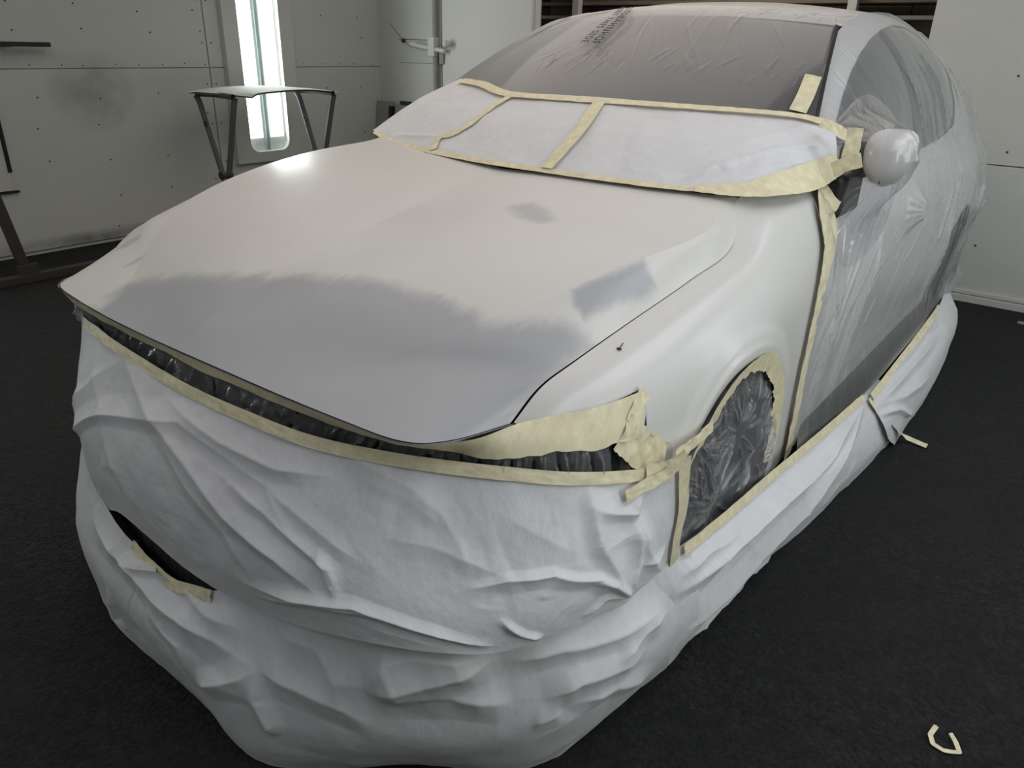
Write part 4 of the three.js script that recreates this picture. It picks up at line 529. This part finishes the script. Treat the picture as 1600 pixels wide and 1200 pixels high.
{ // whole near side, from roof gutter to sill, over the mirror
  const sideAt = (z, v) => { let a = 0, b = 1; for (let k = 0; k < 24; k++) { const m = (a + b) / 2; if (evalNet(N.side, m, v)[2] > z) a = m; else b = m; } return evalNet(N.side, (a + b) / 2, v); };
  const cols = [], fr = [0.80, 0.87, 0.93];
  const first = [];
  const f0 = (v) => evalNet(N.fender, 0.865, v);
  for (let k = 0; k < 5; k++) { const p = f0(0); first.push([p[0] - 0.002 * k * 0, p[1] + 0.004 * (4 - k), p[2] - 0.004 * k]); }
  for (const v of [0.2, 0.4, 0.6, 0.8, 1]) first.push(f0(v));
  cols.push(first.slice());
  for (let i = 0; i <= 9; i++) {
    const u = i / 9 * 0.985, c = [];
    for (const v of [1, 0.8, 0.55, 0.3, 0]) c.push(evalNet(N.green, u, v));
    const z = c[4][2]; for (const v of [0.2, 0.4, 0.6, 0.8, 1]) c.push(sideAt(Math.min(z, -1.561), v));
    cols.push(c);
  }
  N.sideFilm = Array.from({ length: 10 }, (_, r) => cols.map((c) => c[r]));
  const [W, H] = netSize(N.sideFilm);
  const M = { y: 1.188, z: -1.60 };
  const st = [
    ...streaks(10, W, H, [0.10, 0.30, 0.50, 0.62], 2.2, 0.06, [0.5, 0.8], [0.008, 0.014], [0.020, 0.034]),
    ...streaks(10, W, H, [0.04, 0.10, 0.5, 0.7], 1.8, 0.1, [0.3, 0.6], [0.004, 0.008], [0.010, 0.018]),
    ...streaks(44, W, H, [0.2, 0.75, 0.6, 0.85], 2.6, 0.3, [0.08, 0.3], [0.002, 0.004], [0.007, 0.014]),
    ...streaks(44, W, H, [0.4, 0.85, 0.2, 0.55], 1.15, 0.25, [0.2, 0.6], [0.004, 0.008], [0.010, 0.020]),
    ...streaks(70, W, H, [0.05, 0.95, 0.9, 1], 1.8, 0.4, [0.05, 0.14], [0.003, 0.007], [0.007, 0.012]),
    ...streaks(30, W, H, [0.62, 0.95, 0.5, 0.95], 1.9, 0.35, [0.2, 0.5], [0.008, 0.018], [0.016, 0.03]),
    ...streaks(18, W, H, [0.05, 0.5, 0.0, 0.3], 1.5, 0.3, [0.15, 0.5], [0.002, 0.004], [0.007, 0.014])];
  const arc = (() => { const a = [0]; let q = V(evalNet(N.sideFilm, 0, 0.7)); for (let i = 1; i <= 200; i++) { const r = V(evalNet(N.sideFilm, i / 200, 0.7)); a.push(a[i - 1] + r.distanceTo(q)); q = r; } return (u) => { const x = clamp(u, 0, 1) * 200, i = Math.min(199, Math.floor(x)); return (a[i] + (a[i + 1] - a[i]) * (x - i)) / a[200]; }; })();
  const F0 = foldField(st, W, H), F = (u, v) => F0(arc(u), v);
  const tent = (q, y, z, reach, r, slope, n, amp, keep) => {
    const d = Math.hypot(q.z - z, q.y - y), th = Math.atan2(q.y - y, q.z - z), out = reach - Math.max(0, d - r) * slope + amp * Math.sin(n * th + 2 * Math.sin(3 * th)) * smooth(r * 0.7, r * 1.4, d);
    const k = 0.02, h = clamp(0.5 + 0.5 * (out - q.x) / k, 0, 1) * keep; if (d < 0.5) q.x = q.x * (1 - h) + out * h + k * h * (1 - h);
    return d;
  };
  const sideFilm = film('side_film', N.sideFilm, {
    nu: 420, nv: 300, sign: -1, v0: 0.0, lift: 0.012,
    disp: (u, v, p) => (F(u, v) - 0.006) * smooth(0, 0.05, arc(u)) + 0.010 * smooth(0, 0.05, arc(u)) * (0.4 + fbm(p.x * 2.5, p.y * 2.5, p.z * 2.5, 3)) + 0.035 * smooth(0.6, 0.85, u) * (0.6 + fbm(p.y * 5, p.z * 5, 3, 3)),
    move: (q, u, v) => {
      tent(q, 0.93, -2.42, 0.965, 0.03, 0.8, 11, 0.003, 1);
      const s = smooth(0.9, 1, v), e = 0.938 + 0.018 * smooth(0.2, 0.4, u); q.x = q.x * (1 - s) + Math.max(q.x, e) * s; return q;
    },
  }, FILM, 'hazy wrinkled plastic film draped over the doors, side windows and mirror');
  // the film stretched as a pouch over the mirror: pole, cap rim, then out to the body
  const ring = [[0.905, 1.10, -2.15], [0.85, 1.24, -2.2], [0.795, 1.33, -1.98], [0.78, 1.27, -1.76], [0.805, 1.17, -1.52], [0.89, 1.05, -1.43], [0.925, 0.88, -1.58], [0.93, 0.93, -1.95]], rows = [];
  const K = ring.length, C = [0.968, 1.188, -1.62], add = (f) => { const r = []; for (let i = 0; i <= K; i++) r.push(f(i % K, i / K * Math.PI * 2)); rows.push(r); };
  add(() => [0.970, 1.188, -1.524]);
  add((i, a) => [C[0] + 0.048 * Math.cos(a), C[1] + 0.056 * Math.sin(a), -1.552]);
  add((i, a) => [C[0] + 0.078 * Math.cos(a), C[1] + 0.088 * Math.sin(a), -1.605 - 0.02 * Math.cos(a)]);
  for (const t of [0.45, 0.75, 1]) add((i, a) => { const p = [C[0] + 0.078 * Math.cos(a), C[1] + 0.088 * Math.sin(a), -1.62 - 0.02 * Math.cos(a)], e = Math.pow(t, 1.0); return p.map((c, m) => c + (ring[i][m] - c) * e - (m === 0 ? 0.03 * Math.sin(Math.PI * t) : 0)); });
  const st2 = []; for (let k = 0; k < 46; k++) { const u = rr(0, 1), w = rr(0.006, 0.012), v = rr(0.3, 0.5), l = rr(0.25, 0.6); st2.push([[[u, v], [u + rr(-0.01, 0.01), v + l / 2], [u + rr(-0.02, 0.02), Math.min(1, v + l)]], rr(0.003, 0.008), w, w * 1.3]); }
  const [W2, H2] = netSize(rows), F2 = foldField(st2, W2, H2);
  part(sideFilm, 'mirror_pouch', sheet(rows, 260, 120, { sign: -1, disp: (u, v) => -F2(u, v) }), FILM_CLEAR, 'film stretched over the door mirror');
}
{ // front wheel arch
  const net = [], zs = [-0.50, -0.62, -0.75, -0.885, -1.02, -1.15, -1.26];
  for (const y of [0.82, 0.70, 0.58, 0.46, 0.34]) net.push(zs.map((z) => { const r = Math.hypot(z + 0.885, y - 0.347), t = Math.exp(-Math.pow((r - 0.285) / 0.07, 2)); return [0.910 + 0.010 * t - 0.010 * smooth(0.2, 0.0, r) - 0.012 * smooth(-0.7, -0.5, z) + 0.014 * smooth(0.55, 0.4, y), y, z]; }));
  const [W, H] = netSize(net), st = [];
  for (const [cu, cv, n, l] of [[0.25, 0.35, 26, 0.12], [0.55, 0.45, 22, 0.10], [0.4, 0.75, 30, 0.12], [0.7, 0.7, 22, 0.1], [0.15, 0.8, 20, 0.08]]) for (let k = 0; k < n; k++) {
    const a = rr(0, 6.28), r0 = rr(0.015, 0.05), r1 = r0 + rr(0.3, 1) * l, w = rr(0.003, 0.006);
    st.push([[r0, (r0 + r1) / 2, r1].map((r) => [clamp(cu + Math.cos(a) * r / W, 0, 1), clamp(cv + Math.sin(a) * r / H, 0, 1)]), rr(0.004, 0.009), w, w * 1.4]);
  }
  for (let k = 0; k < 110; k++) { const a = rr(-0.3, 3.4), e = rr(0.80, 0.9), l = rr(0.03, 0.08), w = rr(0.003, 0.006); st.push([[0, 0.5, 1].map((t) => { const s = e - t * l / 0.35; return [clamp((-0.50 - (-0.885 + 0.335 * s * Math.cos(a))) / 0.76, 0, 1), clamp((0.82 - (0.43 + 0.375 * s * Math.sin(a))) / 0.48, 0, 1)]; }), rr(0.003, 0.007), w, w]); }
  const F = foldField(st, W, H);
  let g = sheet(net, 260, 200, { sign: -1, disp: (u, v, p) => F(u, v) + 0.010 * fbm(p.y * 9, p.z * 9, 2, 3) });
  g = clip(g, (x, y, z) => -0.03 - archF(y, z) * 0.3); g = clip(g, (x, y, z) => y - (0.415 + (z + 0.6) * 0.13));
  one('wheel_film', g, phy({ color: 0xf0f0f4, transmission: 0.86, roughness: 0.2, thickness: 0, ior: 1.45, side: THREE.DoubleSide }), 'grey crinkled plastic film stretched across the front wheel arch', 'plastic film');
}
{ // dark slot low in the bumper
  const net = [[[-0.40, 0.40, -0.03], [-0.2, 0.39, 0.0], [0.0, 0.38, 0.015], [0.15, 0.39, 0.015]], [[-0.40, 0.28, -0.03], [-0.2, 0.26, 0.0], [0.0, 0.25, 0.015], [0.15, 0.26, 0.015]]];
  part(car, 'lower_grille', sheet(net, 40, 8, { sign: -1 }), BLACK);
  const [W, H] = netSize(net), F = foldField(streaks(60, W, H, [0, 1, 0, 0.6], 1.6, 0.4, [0.03, 0.08], [0.002, 0.005], [0.003, 0.006]), W, H);
  one('lower_grille_film', sheet(net, 220, 50, { sign: -1, lift: 0.006, disp: (u, v) => F(u, v) }), FILM_CLEAR, 'clear plastic film over the dark slot beneath the bumper paper', 'plastic film');
}
// ---------------------------------------------------------------- masking tape
// a strip laid along a uv path on a net
function tapeOn(net, path, width, lift, sign, { n = 60, k = 6, ripple = 0.001, rag = 0 } = {}) {
  const P = path.map(([u, v]) => [u, v, 0]), C = [], NN = [];
  for (let i = 0; i <= n; i++) { const [u, v] = spline(P, i / n), f = frame(net, clamp(u, 0, 1), clamp(v, 0, 1)); C.push(f.p); NN.push(f.n.multiplyScalar(sign)); }
  return strip(C, NN, width, lift, k, ripple, rag);
}
function strip(C, NN, width, lift, k = 6, ripple = 0.001, rag = 0) {
  const pos = [], uv = [], idx = [], n = C.length - 1; let len = 0;
  for (let i = 0; i <= n; i++) {
    const t = C[Math.min(n, i + 1)].clone().sub(C[Math.max(0, i - 1)]).normalize(), b = NN[i].clone().cross(t).normalize(); if (i) len += C[i].distanceTo(C[i - 1]);
    const w = typeof width === 'function' ? width(i / n) : width;
    for (let j = 0; j <= k; j++) {
      const s = j / k - 0.5, e = Math.abs(s) > 0.49 ? rag * fbm(len * 60, s * 7, 1, 2) : 0, q = C[i].clone().addScaledVector(b, s * w + e).addScaledVector(NN[i], lift + ripple * fbm(len * 45, s * 3, 4, 2) * 2);
      if (q.y < 0.003) q.y = 0.003; pos.push(q.x, q.y, q.z); uv.push(len, s * w);
    }
  }
  for (let i = 0; i < n; i++) for (let j = 0; j < k; j++) { const a = i * (k + 1) + j; idx.push(a, a + 1, a + k + 1, a + 1, a + k + 2, a + k + 1); }
  return make(pos, uv, idx);
}
const tape = (geo, label) => one('masking_tape', geo, TAPE, label, 'tape');
const TU = DATA.tapeUV, on = (k, w, lift, sign, label, o) => tape(tapeOn(N[TU[k][0]], TU[k][1], w, lift, sign, o), label);
on('bumperTop', 0.024, 0.012, -1, 'long tape strip along the top edge of the bumper paper', { n: 160 });
on('bumperVert', 0.03, 0.014, -1, 'vertical tape strip at the wheel end of the bumper paper', { n: 40 });
on('wsTop', 0.036, 0.012, 1, 'tape strip along the upper edge of the windshield paper', { n: 100 });
on('wsStripA', 0.030, 0.011, 1, 'crooked tape strip crossing the windshield paper towards the far pillar', { n: 60, rag: 0.004 });
on('wsStripB', 0.042, 0.013, 1, 'straight wide tape strip crossing the middle of the windshield paper');
on('wsBottom', 0.022, 0.008, 1, 'thin tape strip along the rear edge of the hood', { n: 100 });
on('wsBottomNear', (t) => 0.03 + 0.05 * Math.sin(Math.PI * Math.min(1, t * 0.8)), 0.012, 1, 'broad tape patch at the windshield corner above the fender', { n: 60, k: 10, ripple: 0.0014, rag: 0.003 });
on('wsNear', 0.05, 0.022, 1, 'short wide tape piece on the windshield edge beside the near pillar');
on('door', (t) => 0.105 - 0.035 * smooth(0.25, 0.5, t), 0.013, -1, 'long vertical tape strip holding film edge behind the front fender', { n: 120, ripple: 0.002 });
on('cornerLoose', 0.026, 0.02, -1, 'loose tape end hanging over the bumper paper corner', { ripple: 0.0014, rag: 0.004 });
on('corner', 0.04, 0.016, -1, 'tape strip from headlight to wheel arch at the bumper corner', { ripple: 0.0014, rag: 0.004 });
on('archLoose', 0.028, 0.024, -1, 'loose tape tab sticking out at the front of the wheel arch', { ripple: 0.0014, rag: 0.003 });
on('fenderFront', 0.022, 0.008, -1, 'tape strip on the fender edge below the headlight tip', { ripple: 0.002 });
on('hlTip', 0.032, 0.008, -1, 'short tape strip closing the rear tip of the headlight', { ripple: 0.002 });
on('cornerPatch', 0.075, 0.010, -1, 'crumpled tape patch filling the corner between headlight and wheel arch', { k: 12, ripple: 0.004, rag: 0.006 });
on('sill', 0.028, 0.012, -1, 'long tape strip along the top of the side paper below the wheel arch', { n: 120 });
on('sillB', 0.03, 0.012, -1, 'tape strip along the top of the rear side paper', { n: 60 });
const free = (k, w, nrm, label, o = {}) => { const C = [], NN = []; for (let i = 0; i <= 30; i++) { C.push(V(spline(DATA.free[k], i / 30))); NN.push(V(nrm).normalize()); } return tape(strip(C, NN, w, 0.002, 6, o.ripple ?? 0.003, o.rag ?? 0.003), label); };
free('sailV', 0.040, [0.5, 0.3, 0.8], 'upright tape piece between windshield corner and door mirror');
free('sailH', 0.038, [0.4, 0.4, 0.8], 'slanting tape piece pointing from the windshield corner at the mirror');
free('wsEnd', 0.030, [0.4, 0.6, 0.7], 'tape strip reaching from the windshield paper to the mirror arm');
on('skirtTop', 0.026, 0.008, -1, 'tape strip edging the lower paper below the dark bumper slot', { n: 80, ripple: 0.002 });
on('seamB', 0.025, 0.01, -1, 'short tape strip joining the two side papers');
{ // under the hood lip and along the headlight, with a ragged lower edge
  const rag = (u) => 0.34 + 0.10 * fbm(u * 30, 3, 1, 3) + 0.22 * smooth(0.70, 0.8, u);
  const nu = 300, nv = 6, pos = [], uv = [], idx = [];
  for (let j = 0; j <= nv; j++) for (let i = 0; i <= nu; i++) { const u = 0.14 + 0.85 * i / nu, v = -0.0 + rag(u) * j / nv, f = frame(N.fascia, u, v), q = f.p.addScaledVector(f.n, -((0.0005 + 0.005 * j / nv) + 0.009 * smooth(0.76, 0.82, u) + 0.002 * j / nv * fbm(u * 60, v * 5, 1, 2))); pos.push(q.x, q.y, q.z); uv.push(u * 2, v * 0.08); }
  for (let j = 0; j < nv; j++) for (let i = 0; i < nu; i++) { const a = j * (nu + 1) + i; idx.push(a, a + nu + 1, a + 1, a + 1, a + nu + 1, a + nu + 2); }
  tape(make(pos, uv, idx), 'ragged tape strip running under the hood lip and over the headlight');
}
{ // collar around the wheel arch
  const n = 220, k = 10, pos = [], uv = [], idx = [];
  for (let i = 0; i <= n; i++) {
    const a = -0.10 + 3.30 * i / n, ca = Math.cos(a), sa = Math.sin(a), se = (t, p) => Math.sign(t) * Math.pow(Math.abs(t), p);
    const w = 0.13 + 0.06 * fbm(a * 7, 2, 0, 3);
    for (let j = 0; j <= k; j++) {
      const t = j / k, s = 1.02 - w * t, z = -0.885 + 0.335 * s * se(ca, 0.91), y = 0.43 + 0.375 * s * se(sa, 0.91);
      const x = 0.936 - 0.016 * (1 - Math.max(0, sa)) - 0.010 * t + 0.003 * fbm(a * 40, t * 3, 1, 2) * (0.3 + t); pos.push(x, y, z); uv.push(a * 0.35, t * 0.05);
    }
  }
  for (let i = 0; i < n; i++) for (let j = 0; j < k; j++) { const a = i * (k + 1) + j; idx.push(a, a + k + 1, a + 1, a + 1, a + k + 1, a + k + 2); }
  tape(clip(make(pos, uv, idx), (x, y, z) => y - (0.43 + (z + 0.6) * 0.12)), 'crinkled tape collar lining the front wheel arch lip');
}
{ // strip trailing from the rear side paper onto the carpet
  const C = [], NN = []; for (let i = 0; i <= 20; i++) { const t = i / 20; C.push(V(spline([[1.045, 0.13, -2.30], [1.07, 0.06, -2.40], [1.09, 0.02, -2.46], [1.17, 0.008, -2.46]], t))); NN.push(new THREE.Vector3(0.3, 0.9, 0.3).normalize()); }
  tape(strip(C, NN, 0.026, 0.004), 'tape strip trailing from the rear side paper onto the carpet');
}
{ // scrap on the floor
  const C = [[1.478, 0.012, -0.945], [1.472, 0.006, -0.915], [1.482, 0.004, -0.893], [1.505, 0.004, -0.888], [1.534, 0.004, -0.905], [1.522, 0.010, -0.925], [1.508, 0.016, -0.938]].map(V);
  const c = new THREE.CatmullRomCurve3(C, false, 'catmullrom', 0.1).getPoints(40), nn = c.map(() => new THREE.Vector3(0, 1, 0));
  one('tape_scrap', strip(c, nn, 0.011, 0.004, 4), TAPE, 'small curled scrap of tape lying on the carpet', 'tape scrap');
  one('floor_peg', rbox(1.27, 1.36, 0, 0.012, -4.56, -4.53, 0.003), GREYM, 'small grey metal piece on the carpet near the back wall', 'metal piece');
}

renderer.render(scene, camera);
